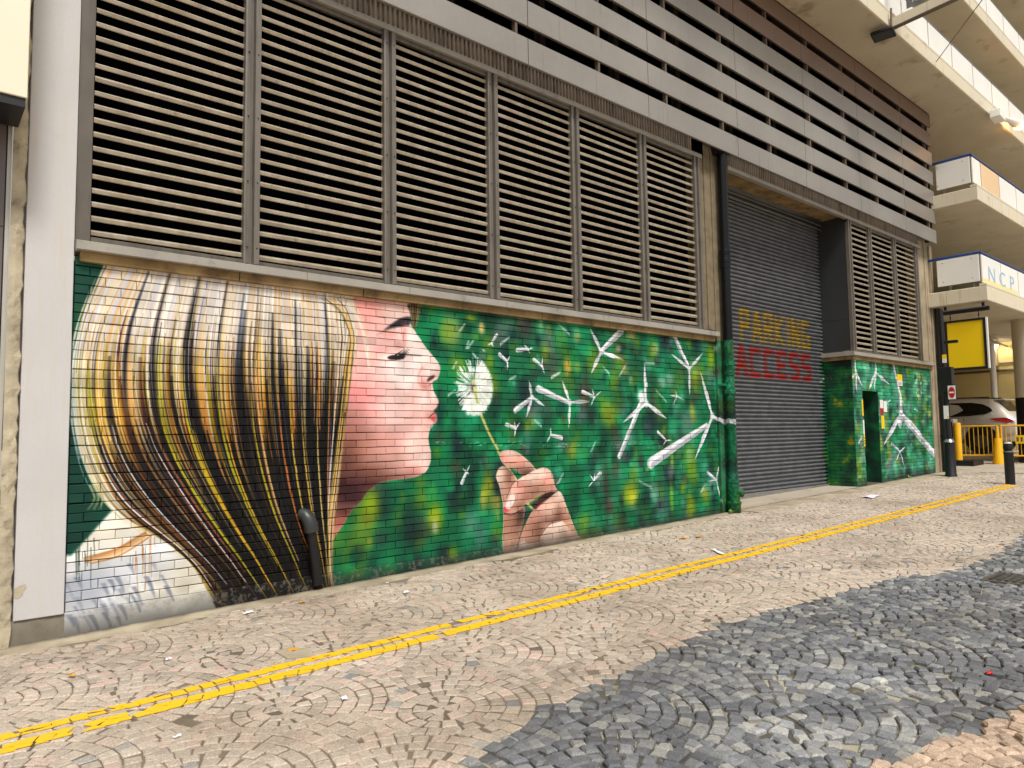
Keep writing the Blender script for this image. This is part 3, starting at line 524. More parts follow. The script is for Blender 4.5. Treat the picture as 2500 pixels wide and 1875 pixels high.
MT['asphalt']=M('car_park_floor',(176,162,142),.85,var=.15,scale=1.3,stain=(116,102,86),stain_amt=(.56,.75),bump=.3,bscale=60)
MT['strip']=M('cement_strip',(184,170,146),.92,var=.14,scale=3,c2=(198,186,164),stain=(138,124,100),stain_amt=(.55,.75),bump=.6,bscale=50)
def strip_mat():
    t=NT('cement_strip_dark_edge'); n=t.noise(3,6); n2=t.noise(50,4,.65); sp=t.n('ShaderNodeSeparateXYZ'); t.L(t.g.outputs['Position'],sp.inputs[0])
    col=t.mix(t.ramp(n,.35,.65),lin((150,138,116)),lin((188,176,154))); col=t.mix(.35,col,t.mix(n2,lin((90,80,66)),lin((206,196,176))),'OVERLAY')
    d=t.math('ADD',sp.outputs[1],t.math('MULTIPLY',t.noise(5,5,.65),.16)); col=t.mix(t.ramp(d,-.02,.07,0,.85),col,lin((52,46,38))); t.bump(n2,.6,.006); return t.fin(col,.92)  # darkens towards the wall along a noise-broken edge
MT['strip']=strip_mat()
MT['cream_brick']=M('cream_painted_wall',(222,200,138),.7,var=.06,scale=1.5,bump=.15)
MT['car']=M('car_paint',(226,218,204),.22,.35,var=.02,scale=1,bump=0)
MT['glass']=M('dark_glass',(10,11,12),.06,var=.05,bump=0)
MT['rubber']=M('tyre_rubber',(18,18,18),.85,bump=.1)
MT['steel']=M('rim_steel',(96,96,98),.35,.7,bump=0)
MT['weed']=M('weed_leaf',(92,130,40),.6,var=.3,scale=30,bump=0)
MT['chrome']=M('grey_metal',(150,150,148),.35,.6,bump=.02)
def emis(name,c,s):
    mt=bpy.data.materials.new(name); mt.use_nodes=True; b=mt.node_tree.nodes['Principled BSDF']; b.inputs['Base Color'].default_value=lin(c); b.inputs['Emission Color'].default_value=lin(c); b.inputs['Emission Strength'].default_value=s; return mt
MT['lamp']=emis('lit_lamp',(255,244,220),34); MT['orange_lamp']=emis('lit_orange_lamp',(255,176,70),14)
def attr_mat(name,rough,bump,bscale):
    t=NT(name); a=t.n('ShaderNodeAttribute',attribute_name='col'); n1=t.noise(bscale,5,.65); n2=t.noise(9,4); n3=t.noise(260,3,.7)
    col=t.mix(.30,a.outputs['Color'],t.mix(t.ramp(n1,.3,.7),(.02,.02,.02,1),(.9,.86,.8,1)),'OVERLAY')
    col=t.mix(.55,col,t.mix(t.ramp(n3,.34,.66),(.12,.11,.10,1),(.88,.87,.85,1)),'OVERLAY')
    col=t.mix(t.ramp(n2,.55,.8,0,.25),col,lin((140,126,106)))
    col=t.mix(t.ramp(t.noise(.75,6,.62),.42,.68,0,.6),col,lin((186,178,168)),'MULTIPLY'); col=t.mix(t.ramp(t.noise(13,2,.5),.72,.76,0,.3),col,lin((70,64,58)))
    t.bump(n1,bump,.006); return t.fin(col,t.ramp(n1,.3,.7,rough-.12,rough+.1))
MT['sett']=attr_mat('granite_setts',.66,.7,70)
def grout():
    t=NT('joint_grit'); n=t.noise(60,5,.7); n2=t.noise(1.2,4); sp=t.n('ShaderNodeSeparateXYZ'); t.L(t.g.outputs['Position'],sp.inputs[0])
    col=t.mix(t.ramp(n2,.4,.6),lin((84,71,55)),lin((124,108,86))); col=t.mix(t.n('ShaderNodeAttribute',attribute_name='grey').outputs['Fac'],col,t.mix(t.ramp(t.noise(2.6,5,.6),.52,.6),lin((52,50,46)),lin((176,166,138)))); col=t.mix(.3,col,t.mix(n,lin((44,40,34)),lin((170,158,136))))
    col=t.mix(t.ramp(t.noise(2.2,6,.7),.6,.72),col,lin((78,76,40))); t.bump(n,.5,.006); return t.fin(col,.95)
MT['grout']=grout()
# ------------------------------------------------------------------ mesh helpers
class MB:
    def __init__(s): s.v=[]; s.f=[]
    def add(s,v,f):
        o=len(s.v); s.v+=[tuple(map(float,p)) for p in v]; s.f+=[tuple(i+o for i in q) for q in f]; return s
    def box(s,x0,x1,y0,y1,z0,z1):
        return s.add([(x0,y0,z0),(x1,y0,z0),(x1,y1,z0),(x0,y1,z0),(x0,y0,z1),(x1,y0,z1),(x1,y1,z1),(x0,y1,z1)],[(0,3,2,1),(4,5,6,7),(0,1,5,4),(1,2,6,5),(2,3,7,6),(3,0,4,7)])
    def prism(s,prof,axis,a,b):
        """closed profile of 2-D points extruded along axis from a to b ('x': prof=(y,z); 'y': (x,z); 'z': (x,y))"""
        n=len(prof); mk={'x':lambda p,t:(t,p[0],p[1]),'y':lambda p,t:(p[0],t,p[1]),'z':lambda p,t:(p[0],p[1],t)}[axis]
        v=[mk(p,a) for p in prof]+[mk(p,b) for p in prof]; f=[(i,(i+1)%n,n+(i+1)%n,n+i) for i in range(n)]+[tuple(range(n))[::-1],tuple(range(n,2*n))]
        return s.add(v,f)
    def sheet(s,prof,axis,a,b):
        n=len(prof); mk={'x':lambda p,t:(t,p[0],p[1]),'y':lambda p,t:(p[0],t,p[1]),'z':lambda p,t:(p[0],p[1],t)}[axis]
        return s.add([mk(p,a) for p in prof]+[mk(p,b) for p in prof],[(i,i+1,n+i+1,n+i) for i in range(n-1)])
    def tube(s,pts,r,n=12,cap=True):
        pts=[Vector(p) for p in pts]; rs=r if isinstance(r,(list,tuple)) else [r]*len(pts); rings=[]; up=None
        for i,p in enumerate(pts):
            d=(pts[min(i+1,len(pts)-1)]-pts[max(i-1,0)]).normalized()
            if up is None: up=Vector((1,0,0)) if abs(d.x)<.8 else Vector((0,1,0))
            a=d.cross(up).normalized(); b=d.cross(a).normalized(); up=b.cross(d) if False else up
            rings.append([tuple(p+(a*math.cos(2*math.pi*k/n)+b*math.sin(2*math.pi*k/n))*rs[i]) for k in range(n)])
        v=[q for g in rings for q in g]; f=[]
        for i in range(len(pts)-1):
            for k in range(n): f.append((i*n+k,i*n+(k+1)%n,(i+1)*n+(k+1)%n,(i+1)*n+k))
        if cap: f+= [tuple(range(n))[::-1],tuple(range((len(pts)-1)*n,len(pts)*n))]
        return s.add(v,f)
    def lathe(s,prof,cx,cy,n=24):
        """profile (r,z) turned round a vertical axis"""
        v=[];f=[]
        for r,z in prof:
            for k in range(n): v.append((cx+r*math.cos(2*math.pi*k/n),cy+r*math.sin(2*math.pi*k/n),z))
        for i in range(len(prof)-1):
            for k in range(n): f.append((i*n+k,i*n+(k+1)%n,(i+1)*n+(k+1)%n,(i+1)*n+k))
        f+=[tuple(range(n))[::-1],tuple(range((len(prof)-1)*n,len(prof)*n))]
        return s.add(v,f)
    def mesh(s,name,mat=None,smooth=False):
        me=bpy.data.meshes.new(name); me.from_pydata(s.v,[],s.f); me.validate()
        bm=bmesh.new(); bm.from_mesh(me); bmesh.ops.recalc_face_normals(bm,faces=bm.faces); bm.to_mesh(me); bm.free()
        if mat is not None: me.materials.append(MT[mat] if isinstance(mat,str) else mat)
        if smooth:
            for p in me.polygons: p.use_smooth=True
        return me
    def build(s,name,mat,parent=None,smooth=False,bevel=0,seg=2):
        o=bpy.data.objects.new(name,s.mesh(name,mat,smooth)); COL.objects.link(o)
        if parent: o.parent=parent
        if bevel:
            b=o.modifiers.new('bevel','BEVEL'); b.width=bevel; b.segments=seg; b.limit_method='ANGLE'
        if smooth:
            try: o.data.set_sharp_from_angle(angle=math.radians(38))
            except Exception: pass
        return o
def inst(name,me,parent,loc,rot=None,scale=None):
    o=bpy.data.objects.new(name,me); COL.objects.link(o); o.parent=parent; o.location=loc
    if rot: o.rotation_euler=rot
    if scale: o.scale=scale
    return o
def thing(name,label,cat,loc=(0,0,0),group=None):
    o=bpy.data.objects.new(name,None); COL.objects.link(o); o.empty_display_size=.2; o['label']=label; o['category']=cat
    if group: o['group']=group
    o['base']=list(loc); return o
def tag(o,label,cat,group=None):
    o['label']=label; o['category']=cat
    if group: o['group']=group
    return o
def struct(o,kind='structure'): o['kind']=kind; return o
def text(body,size,mat,parent,mtx,name='lettering',extrude=.002,align='LEFT',sx=1.0):
    cu=bpy.data.curves.new('t','FONT'); cu.body=body; cu.size=size; cu.extrude=extrude; cu.align_x=align; cu.resolution_u=3; cu.offset=0
    t=bpy.data.objects.new('t',cu); COL.objects.link(t); dg=bpy.context.evaluated_depsgraph_get(); me=bpy.data.meshes.new_from_object(t.evaluated_get(dg)); bpy.data.objects.remove(t)
    me.materials.clear(); me.materials.append(MT[mat] if isinstance(mat,str) else mat); me.transform(Matrix.Diagonal((sx,1,1,1))); me.transform(mtx); me.name=name
    o=bpy.data.objects.new(name,me); COL.objects.link(o)
    if parent: o.parent=parent
    return o
def gz(X): return gs*X
# ------------------------------------------------------------------ ground: sheet, street of granite setts, strips, lines
rs=np.random.default_rng(11)
_ph=rs.uniform(0,6.28,(8,)); _kx=rs.uniform(.5,2.2,8); _ky=rs.uniform(.5,2.2,8)
def lown(X,Y,o=0):                       # smooth pseudo-noise in -1..1
    X=np.asarray(X,float); Y=np.asarray(Y,float); s=0
    for i in range(8): s=s+np.sin(_kx[(i+o)%8]*X*(1+.2*i)+_ky[(i*3+o)%8]*Y*(1+.15*i)+_ph[(i+o)%8])
    return s/4.
def und(X,Y):
    X=np.asarray(X,float); Y=np.asarray(Y,float)
    far=np.clip((-Y-2.9)/1.2,0,1)
    u=.004*lown(X,Y)*np.clip((-Y-.2)/1,0,1)+far*(.008*lown(X*1.3,Y*1.3,3))
    u=u-.045*np.exp(-((X-3.35)**2/.25+(Y+4.75)**2/.09))-.03*np.exp(-((X-3.1)**2/.1+(Y+5.2)**2/.06))-.03*np.exp(-((X-2.2)**2/.4+(Y+4.5)**2/.2))
    return gs*X+u
B1=np.array([(-3,-5.2),(.2,-4.15),(.5,-3.98),(.95,-3.8),(1.25,-3.68),(1.74,-3.57),(2.27,-3.54),(2.94,-3.46),(3.6,-3.4),(4.4,-3.51),(5.12,-3.61),(5.97,-3.74),(6.46,-3.95),(7.37,-4.06),(8.37,-3.98),(9.36,-3.86),(12,-3.6),(20,-3.5)])
B2=np.array([(-3,-5.6),(1.6,-4.98),(2.23,-5.05),(2.51,-5.08),(2.7,-5.13),(3.09,-5.2),(3.53,-5.27),(5,-5.5),(20,-7)])
def is_grey(X,Y): return (Y<np.interp(X,B1[:,0],B1[:,1]))&(Y>np.interp(X,B2[:,0],B2[:,1]))
def fill_depth(X,Y):                     # how far the joints are washed out
    g=np.clip((np.interp(X,B1[:,0],B1[:,1])-Y)/.3,0,1); n=np.clip(.5+.55*lown(X*1.1,Y*1.3,5),0,1)
    return .0052+.010*n**2*(1-g)+g*(.006+.020*n)
def grid(name,x0,x1,y0,y1,d,zf,mat,parent=None):
    xs=np.arange(x0,x1+d/2,d); ys=np.arange(y0,y1+d/2,d); X,Y=np.meshgrid(xs,ys); Z=zf(X,Y); v=np.stack([X,Y,Z],-1).reshape(-1,3); nx,ny=len(xs),len(ys)
    i=np.arange(ny-1)[:,None]*nx+np.arange(nx-1)[None]; f=np.stack([i,i+1,i+1+nx,i+nx],-1).reshape(-1,4)
    me=bpy.data.meshes.new(name); me.from_pydata(v.tolist(),[],f.tolist()); me.materials.append(MT[mat])
    for p in me.polygons: p.use_smooth=True
    o=bpy.data.objects.new(name,me); COL.objects.link(o); o.parent=parent; return o
ground=struct(grid('ground',-120,160,-120,120,10,lambda X,Y:gs*X-.09,'asphalt'))
street=struct(grid('cobbled_street',-3,18.6,-8.4,-.02,.06,lambda X,Y:und(X,Y)-fill_depth(X,Y),'grout'))
_v=np.array([v.co[:2] for v in street.data.vertices]); _a=street.data.attributes.new('grey','FLOAT','POINT'); _a.data.foreach_set('value',is_grey(_v[:,0],_v[:,1]-.02).astype(np.float32))
# setts laid in segmental arches
P_,RF=.083,.64; _Q=[]                     # fans: concentric rings of stones inside overlapping scales, convex towards +X
_rows=range(int(-4.5/RF),int(20/RF)); _cy=lambda r:[-9.6+(r%2)*RF+2*RF*c for c in range(0,9)]
for r in _rows:
    for y0 in _cy(r):
        x0=r*RF
        for k in range(int(RF/P_)+1):
            rr=(k+.5)*P_*(1+.0); n=max(3,int(round(2*math.pi*rr/.080))); ph=rs.uniform(0,6.28)+np.concatenate([[0],np.cumsum(1+rs.normal(0,.11,n-1))])*2*math.pi/n; ph=ph[:n]; wd=2*math.pi*rr/n
            tx,ty=np.cos(ph),np.sin(ph); c=np.stack([x0+rr*tx,y0+rr*ty],-1); keep=np.ones(n,bool)
            for dr in (1,2):                  # rows nearer -X lie on top
                for yy in _cy(r-dr):
                    if abs(yy-y0)<2.2*RF: keep&=np.hypot(c[:,0]-(r-dr)*RF,c[:,1]-yy)>RF*.985
            c,tx,ty=c[keep],tx[keep],ty[keep]
            if len(c)==0: continue
            N=np.stack([tx,ty],-1)*(P_/2); T=np.stack([-ty,tx],-1)*(wd/2*(1+rs.normal(0,.05,(len(c),1))))
            io=(P_+0)/(2*rr)*.5; _Q.append(np.stack([c-T*(1-io)-N,c+T*(1-io)-N,c+T*(1+io)+N,c-T*(1+io)+N],1))
Q=np.concatenate(_Q)
cen=Q.mean(1); ok=(cen[:,0]>-2.9)&(cen[:,0]<18.5)&(cen[:,1]>-8.3)&(cen[:,1]<-.26-.12*lown(cen[:,0]*2,cen[:,1]*0,2))
Q,cen=Q[ok],cen[ok]; n_=len(Q)
gy=is_grey(cen[:,0]+rs.normal(0,.01,n_),cen[:,1]+rs.normal(0,.008,n_)); pink2=(~gy)&(cen[:,1]<-4.6)
rough_=gy|pink2; line_=(cen[:,1]>-2.3)&(cen[:,1]<-1.75)
hole=rs.uniform(0,1,n_)<np.where(gy,.10*np.exp(-((cen[:,0]-3.4)**2/.12+(cen[:,1]+4.7)**2/.04))+.5*np.exp(-((cen[:,0]-2.98)**2/.01+(cen[:,1]+5.2)**2/.008)),0)
keep=~hole; Q,cen,gy,pink2,rough_,line_=[x[keep] for x in (Q,cen,gy,pink2,rough_,line_)]; n_=len(Q)
gap=np.where(rough_,rs.uniform(.003,.007,n_),rs.uniform(.002,.0055,n_))
d=Q-cen[:,None]; ln=np.linalg.norm(d,axis=2,keepdims=True); base=cen[:,None]+d*(1-gap[:,None,None]*1.4/ln)+rs.normal(0,1,(n_,4,2))*np.where(rough_,.0042,.0026)[:,None,None]
top=cen[:,None]+(base-cen[:,None])*(1-np.where(rough_,.012,.007)[:,None,None]/ln*1.4)
hgt=np.where(rough_,rs.normal(0,.0036,n_),rs.normal(0,.0018,n_)); hgt=np.maximum(hgt,np.where(rough_,-.008,-.0022)); hgt=np.where(line_,np.clip(hgt*.4,-.002,.0004),hgt)
tilt=rs.normal(0,1,(n_,2))*np.where(rough_,.036,.016)[:,None]; tilt=np.where(line_[:,None],tilt*.15,tilt)
zc=und(cen[:,0],cen[:,1])+hgt+np.where(rough_,.004,0)
tz=zc[:,None]+((top-cen[:,None])*tilt[:,None]).sum(2)+rs.normal(0,1,(n_,4))*np.where(rough_,.0018,.0007)[:,None]
bev=np.where(rough_,.011,.005)
zc=zc+rs.uniform(-.0006,.0006,n_)
V=np.zeros((n_,12,3)); V[:,:4,:2]=top; V[:,:4,2]=tz; V[:,4:8,:2]=base; V[:,4:8,2]=zc[:,None]-bev[:,None]+((base-cen[:,None])*tilt[:,None]).sum(2); V[:,8:,:2]=base; V[:,8:,2]=zc[:,None]-.075
FQ=np.array([(0,1,2,3),(4,5,1,0),(5,6,2,1),(6,7,3,2),(7,4,0,3),(8,9,5,4),(9,10,6,5),(10,11,7,6),(11,8,4,7)])
def _l(*c): return np.array([lin(x)[:3] for x in c])
PK=_l((196,181,166),(202,186,170),(190,176,160),(206,182,168),(182,170,155),(200,188,173),(176,164,150)); GR=_l((110,112,115),(120,122,124),(98,100,104),(136,137,136),(114,116,119),(104,106,110),(150,149,144)); BL=_l((140,146,150),(150,154,154),(128,134,140))
ci=PK[rs.integers(0,7,n_)]; ci=np.where(gy[:,None],GR[rs.integers(0,7,n_)],ci); odd=(~gy)&(rs.uniform(0,1,n_)<.022); ci=np.where(odd[:,None],BL[rs.integers(0,3,n_)],ci)
clean=np.clip(.5+.6*lown(cen[:,0]*.7,cen[:,1]*.9,1),0,1)                                       # worn dusty patches against fresher pink
ci=np.where(gy[:,None],ci,ci*.93); dust=np.array(lin((188,174,156))[:3]); ci=np.where(gy[:,None],ci,ci+(dust-ci)*(.65*clean)[:,None])
_lg=np.clip(np.exp(-((cen[:,0]-2.9)**2/.9+(cen[:,1]+4.6)**2/.18)),0,1)*np.clip(.5+.6*lown(cen[:,0]*2,cen[:,1]*2,4),0,1); ci=np.where(gy[:,None],ci*(1+.75*_lg[:,None]),ci)
ci=np.where(pink2[:,None],_l((198,174,152))[0]*rs.uniform(.85,1.15,(n_,1)),ci)
ci=ci*np.exp(rs.normal(0,1,(n_,1))*np.where(gy,.10,.055)[:,None])*(1+.0*n_)
def sett_mesh(idx,name):
    me=bpy.data.meshes.new(name); v=V[idx].reshape(-1,3); f=(FQ[None]+np.arange(len(idx))[:,None,None]*12).reshape(-1,4)
    me.from_pydata(v.tolist(),[],f.tolist()); at=me.attributes.new('col','FLOAT_COLOR','POINT'); c=np.ones((len(idx),12,4),np.float32); c[...,:3]=ci[idx][:,None]; at.data.foreach_set('color',c.ravel())
    me.materials.append(MT['sett']); return me
rel=np.concatenate([cen,zc[:,None]],1)-CAM; cc=rel@RM.T; sx=IW/2+FPX*cc[:,0]/np.maximum(cc[:,2],.1); sy=IH/2-FPX*cc[:,1]/np.maximum(cc[:,2],.1)
vis=(cc[:,2]>.3)&(sx>10)&(sx<IW-10)&(sy<IH-10); order=np.argsort(np.where(vis,cc[:,2],1e9)); near=order[:300]
for i in near:
    me=sett_mesh(np.array([i]),'sett'); o=inst('sett',me,street,(0,0,0))
rest=np.setdiff1d(np.arange(n_),near); o=inst('setts',sett_mesh(rest,'setts'),street,(0,0,0)); o['kind']='stuff'
# cement strip at the foot of the walls
def strip(name,x0,x1,yi,y_o,dz,mat,amp=.05,step=.07):
    v=[];f=[];xs=np.arange(x0,x1+step/2,step)
    for i,x in enumerate(xs):
        e=y_o+amp*float(lown(x*5,0,2))*.6+rs.normal(0,amp*.16)
        for y in (yi,(yi+e)/2,e): v.append((x,y,float(und(x,min(y,-.02)))+dz))
        v.append((x,e-.012,float(und(x,e))-.03))
        if i: a=(i-1)*4; f+=[(a+k,a+4+k,a+5+k,a+1+k) for k in range(3)]
    me=bpy.data.meshes.new(name); me.from_pydata(v,[],f); me.materials.append(MT[mat]); o=bpy.data.objects.new(name,me); COL.objects.link(o); return o
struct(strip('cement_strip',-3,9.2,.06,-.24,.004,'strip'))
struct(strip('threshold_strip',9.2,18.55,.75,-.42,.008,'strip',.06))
# double yellow line, thick worn paint
def clip_y(P,y,keep_above):
    o=[]
    for i in range(len(P)):
        a,b=P[i],P[(i+1)%len(P)]; ia=(a[1]>=y)==keep_above; ib=(b[1]>=y)==keep_above
        if ia: o.append(a)
        if ia!=ib: t=(y-a[1])/(b[1]-a[1]); o.append(a+(b-a)*t)
    return o
def yline(y0,y1,x1,broken):
    """worn paint carried by each stone in turn, so that it breaks at the joints"""
    v=[];f=[]
    for i in np.where((cen[:,1]<y1+.1)&(cen[:,1]>y0-.32)&(cen[:,0]<x1)&(cen[:,0]>-2.8))[0]:
        x=cen[i,0]; dr=-.0108*x
        if any(a<x<b for a,b in broken) or rs.uniform()<.012: continue
        e=rs.normal(0,.0045,2); q=[np.array(p) for p in cen[i]+(base[i]-cen[i])*1.05]
        q=clip_y(q,y1+dr+e[0],False); q=clip_y(q,y0+dr+e[1],True) if len(q)>2 else q
        if len(q)<3: continue
        n=len(v)
        for p in q: v.append((p[0],p[1],zc[i]+((p-cen[i])*tilt[i]).sum()+.0030))
        f.append(tuple(range(n,n+len(q))))
    me=bpy.data.meshes.new('road_marking'); me.from_pydata(v,[],f); me.materials.append(MT['yellow_line']); o=bpy.data.objects.new('road_marking',me); COL.objects.link(o)
    sd_=o.modifiers.new('s','SOLIDIFY'); sd_.thickness=.003; sd_.offset=-1; return struct(o)
t=NT('road_paint'); nn=t.noise(26,6,.7); nb=t.noise(90,3); t.bump(nb,.4,.004)
MT['yellow_line']=t.fin(t.mix(t.ramp(nn,.52,.72,0,.75),lin((240,188,14)),lin((190,156,84))),.6)
yline(-1.958,-1.872,15.6,[]); yline(-2.140,-2.030,15.4,[(-.28,-.19)])
# ------------------------------------------------------------------ brick walls
PH=.175; CZ=.075; BL_=.225
def brick_mesh(L,name='brick',d=.032,h=.0675,c=.0032):
    b=MB(); x,z=L/2,h/2
    v=[(-x+c,0,-z+c),(x-c,0,-z+c),(x-c,0,z-c),(-x+c,0,z-c),(-x,c,-z),(x,c,-z),(x,c,z),(-x,c,z),(-x,d,-z),(x,d,-z),(x,d,z),(-x,d,z)]
    b.add(v,[(0,1,2,3),(4,5,1,0),(5,6,2,1),(6,7,3,2),(7,4,0,3),(8,9,5,4),(9,10,6,5),(10,11,7,6),(11,8,4,7)])
    return b
_bm={}
def bmesh_for(L,mat):
    k=(round(L,3),mat)
    if k not in _bm: _bm[k]=brick_mesh(k[0]).mesh('brick',mat)
    return _bm[k]
def bricks(parent,x0,x1,z0,z1,mat,hole=None,limit=300,key=None,phase=.0):
    L=[]
    k=0
    while z0+k*CZ<z1-.02:
        zc=z0+k*CZ+CZ/2; j=(.22 if k%2==0 else .1075)+phase; a=x0; e=x0+(j%BL_ if j%BL_>.04 else BL_)
        while a<x1-.01:
            b=min(e,x1); seg=[(a,b)]
            if hole and zc<hole[2]:
                seg=[s for s in ((a,min(b,hole[0])),(max(a,hole[1]),b)) if s[1]-s[0]>.03]
            for s in seg: L.append((s[0],s[1],zc))
            a=e; e+=BL_
        k+=1
    L=[q for q in L if q[1]-q[0]>.03 and q[2]+.04>gz(q[0])]
    order=sorted(L,key=key or (lambda q:q[0])); mb=MB()
    for i,(a,b,zc) in enumerate(order):
        l=b-a-.0045; dy=random.gauss(0,.0028); dz=random.gauss(0,.0012)
        if i<limit:
            o=inst('brick',bmesh_for(l if abs(l-.2205)>.004 else .2205,mat),parent,((a+b)/2,dy,zc+dz),(random.gauss(0,.014),random.gauss(0,.004),random.gauss(0,.009)))
        else:
            q=brick_mesh(l); ry=random.gauss(0,.006); mb.add([(x+(a+b)/2,y+dy+x*ry,z+zc+dz) for x,y,z in q.v],q.f)
    if mb.v:
        o=mb.build('bricks',mat,parent); o['kind']='stuff'
mw=thing('mural_wall','long brick wall painted with a mural of a blonde woman blowing a dandelion clock','wall',(0,0,0))
MB().box(-.0,8.84,.017,.30,-.1,2.915).build('mortar','mortar',mw)
bricks(mw,.004,8.82,PH,2.90,'brick')
pl=MB(); xs=np.linspace(-.34,8.83,120); v=[];f=[]
for i,x in enumerate(xs):
    j=[rs.normal(0,.002) for _ in range(4)]
    v+=[(x,.02,PH+.004),(x,-.010+j[0],PH+j[1]*.6),(x,-.016+j[2],PH-.012),(x,-.02+j[3],.06+gz(x)*.5),(x,-.03+j[0],gz(x)-.12)]
    if i: a=(i-1)*5; f+=[(a+k,a+5+k,a+6+k,a+1+k) for k in range(4)]
pl.add(v,f); pl.build('plinth','plinth',mw,True)
# stained lintel stones and metal sill over the mural
for i in range(8):
    a=.03+(1.28-.03)*i if i else .03; a=[.03,1.28,2.53,3.78,5.02,6.27,7.5,8.5][i]; b=[1.28,2.53,3.78,5.02,6.27,7.5,8.5,8.78][i]
    MB().box(a+.003,b-.003,-.045-.003*(i%3),.12,2.905,2.986).build('lintel_stone','lintel',mw,bevel=.006)
sill=MB().prism([(.12,3.085),(.02,3.085),(-.085,3.062),(-.095,3.056),(-.095,2.990),(-.080,2.984),(.12,2.984)],'x',.0,8.84)
sill.build('sill','sill',mw)
for x in (1.9,3.05,4.4,6.1,7.6): MB().box(x,x+.004,-.0965,-.05,2.988,3.06).build('sill_joint','frame',mw)
# ------------------------------------------------------------------ six-bay louvre screen
def slat_mesh(L):
    pr=[(.0,.0),(-.006,.004),(-.012,.030),(-.008,.038),(.006,.044),(.030,.055),(.031,.052),(.008,.040),(-.004,.030),(.002,.008)]
    return MB().prism(pr,'x',0,L).mesh('slat','lou')
def louvre(root,bays,z0,z1,pitch,mw_,first=True):
    for a,b in bays:
        p=MB().box(a,b,.19,.21,z0-.05,z1+.05).build('louvre_panel','void',root)
        me=slat_mesh(b-a-.004); n=int((z1-z0-.06)/pitch)
        for k in range(n): inst('slat',me,p,(a+.002,random.gauss(0,.002),z0+.045+k*pitch+random.gauss(0,.0015)),(random.gauss(0,.05),random.gauss(0,.0012)+(random.choice((-1,1))*.006 if random.random()<.05 else 0),0))
        MB().prism([(-.03,z0-.03),(-.03,z0+.018),(.0,z0+.034),(.12,z0+.06),(.12,z0-.03)],'x',a,b).build('bottom_rail','frame',p)
def mullion(root,a,b,z0,z1,mat='mull',name='mullion'):
    m_=MB(); w=b-a
    m_.prism([(a,.02),(a,-.050),(a+w*.10,-.056),(a+w*.34,-.052),(a+w*.40,-.018),(a+w*.58,-.018),(a+w*.63,-.060),(b-.006,-.064),(b,-.05),(b,.02)],'z',z0,z1)
    o=m_.build(name,mat,root)
    for k in range(5):
        z=z0+.15+k*(z1-z0-.3)/4
        for u in (.2,.8):
            q=MB().tube([(a+w*u,-.052,z),(a+w*u,-.068,z)],.006,6); q.build('rivet','black',o)
    return o
MU_=[(1.31,1.455),(2.775,2.915),(4.19,4.335),(5.612,5.745),(7.02,7.155)]
ls=thing('louvre_screen','wide six-bay louvre screen of tan slats above the dandelion mural','louvre screen',(0,0,3.06))
MB().box(.0,8.6,.225,.24,3.0,5.95).build('dark_void','void',ls)
ed=[.105]+[x for p in MU_ for x in p]+[8.36]
louvre(ls,[(ed[i],ed[i+1]) for i in range(0,12,2)],3.085,5.83,.1165,ls)
for a,b in MU_: mullion(ls,a,b,3.075,5.83)
MB().box(-.002,.10,-.02,.05,3.06,9.3).build('side_frame','frame',ls); mullion(ls,8.36,8.50,3.075,5.83,name='side_frame')
MB().box(.0,8.56,-.062,.02,5.832,5.895).build('head_rail','sill',ls)
MB().box(.0,8.56,-.02,.02,5.78,5.832).build('head_plate','frame',ls)
MB().box(0,8.56,.012,.2,3.0,3.084).build('sill_backing','frame',ls)
# ------------------------------------------------------------------ ribbed fascia, upper cladding
def ribbed(root,x0,x1,z0,z1,name='ribbed_sheet'):
    pr=[];x=x0;p=.0605
    while x<x1-p: pr+=[(x,.0),(x+.006,-.034),(x+.030,-.034),(x+.036,.0)]; x+=p
    return MB().sheet(pr,'z',z0,z1).build(name,'rib',root)
fac=thing('upper_facade','metal facade of wide horizontal cladding bands above the louvres and shutter','facade',(0,0,5.9))
ribbed(fac,.0,8.40,5.895,6.36); ribbed(fac,9.34,17.6,5.895,6.36)
MB().box(8.5,9.36,-.012,.3,5.9,6.36).build('facade_backing','void',fac)
MB().box(-.4,18.1,.28,.32,6.2,9.4).build('facade_backing','void',fac)
MB().box(-.4,18.15,-.20,.28,6.345,6.36).build('facade_ledge','lou_in',fac)
MB().box(18.06,18.10,-.19,.28,6.05,9.26).build('end_cap','lou_in',fac)
JX=[-.35,2.345,4.67,7.0,9.325,11.635,13.95,16.28,18.16]
CP=[(-.20,.0),(-.245,-.010),(-.25,-.004),(-.25,.319),(-.245,.325),(-.20,.317)]
for r in range(7):
    z0=6.0+.489*r
    for a,b in zip(JX[:-1],JX[1:]):
        me_x=MB().prism([(y,z+z0) for y,z in CP],'x',a+.006,b-.006)
        o=me_x.build('cladding_band','clad' if r<5 else 'clad_shade',fac)
    if r<6:
        x=.06
        while x<18.1:
            MB().box(x-.018,x+.018,-.235,-.17,z0+.30,z0+.50).build('strut','strut',fac); x+=1.478
        MB().box(-.3,18.1,-.02,.02,z0+.36,z0+.39).build('inner_rail','lou_in',fac)
x=.8
while x<18:
    MB().box(x-.05,x+.05,.08,.2,6.3,9.4).build('inner_post','lou_in',fac); x+=1.478
MB().box(-.3,18.1,-.25,.3,9.235,9.27).build('top_flashing','strut',fac)
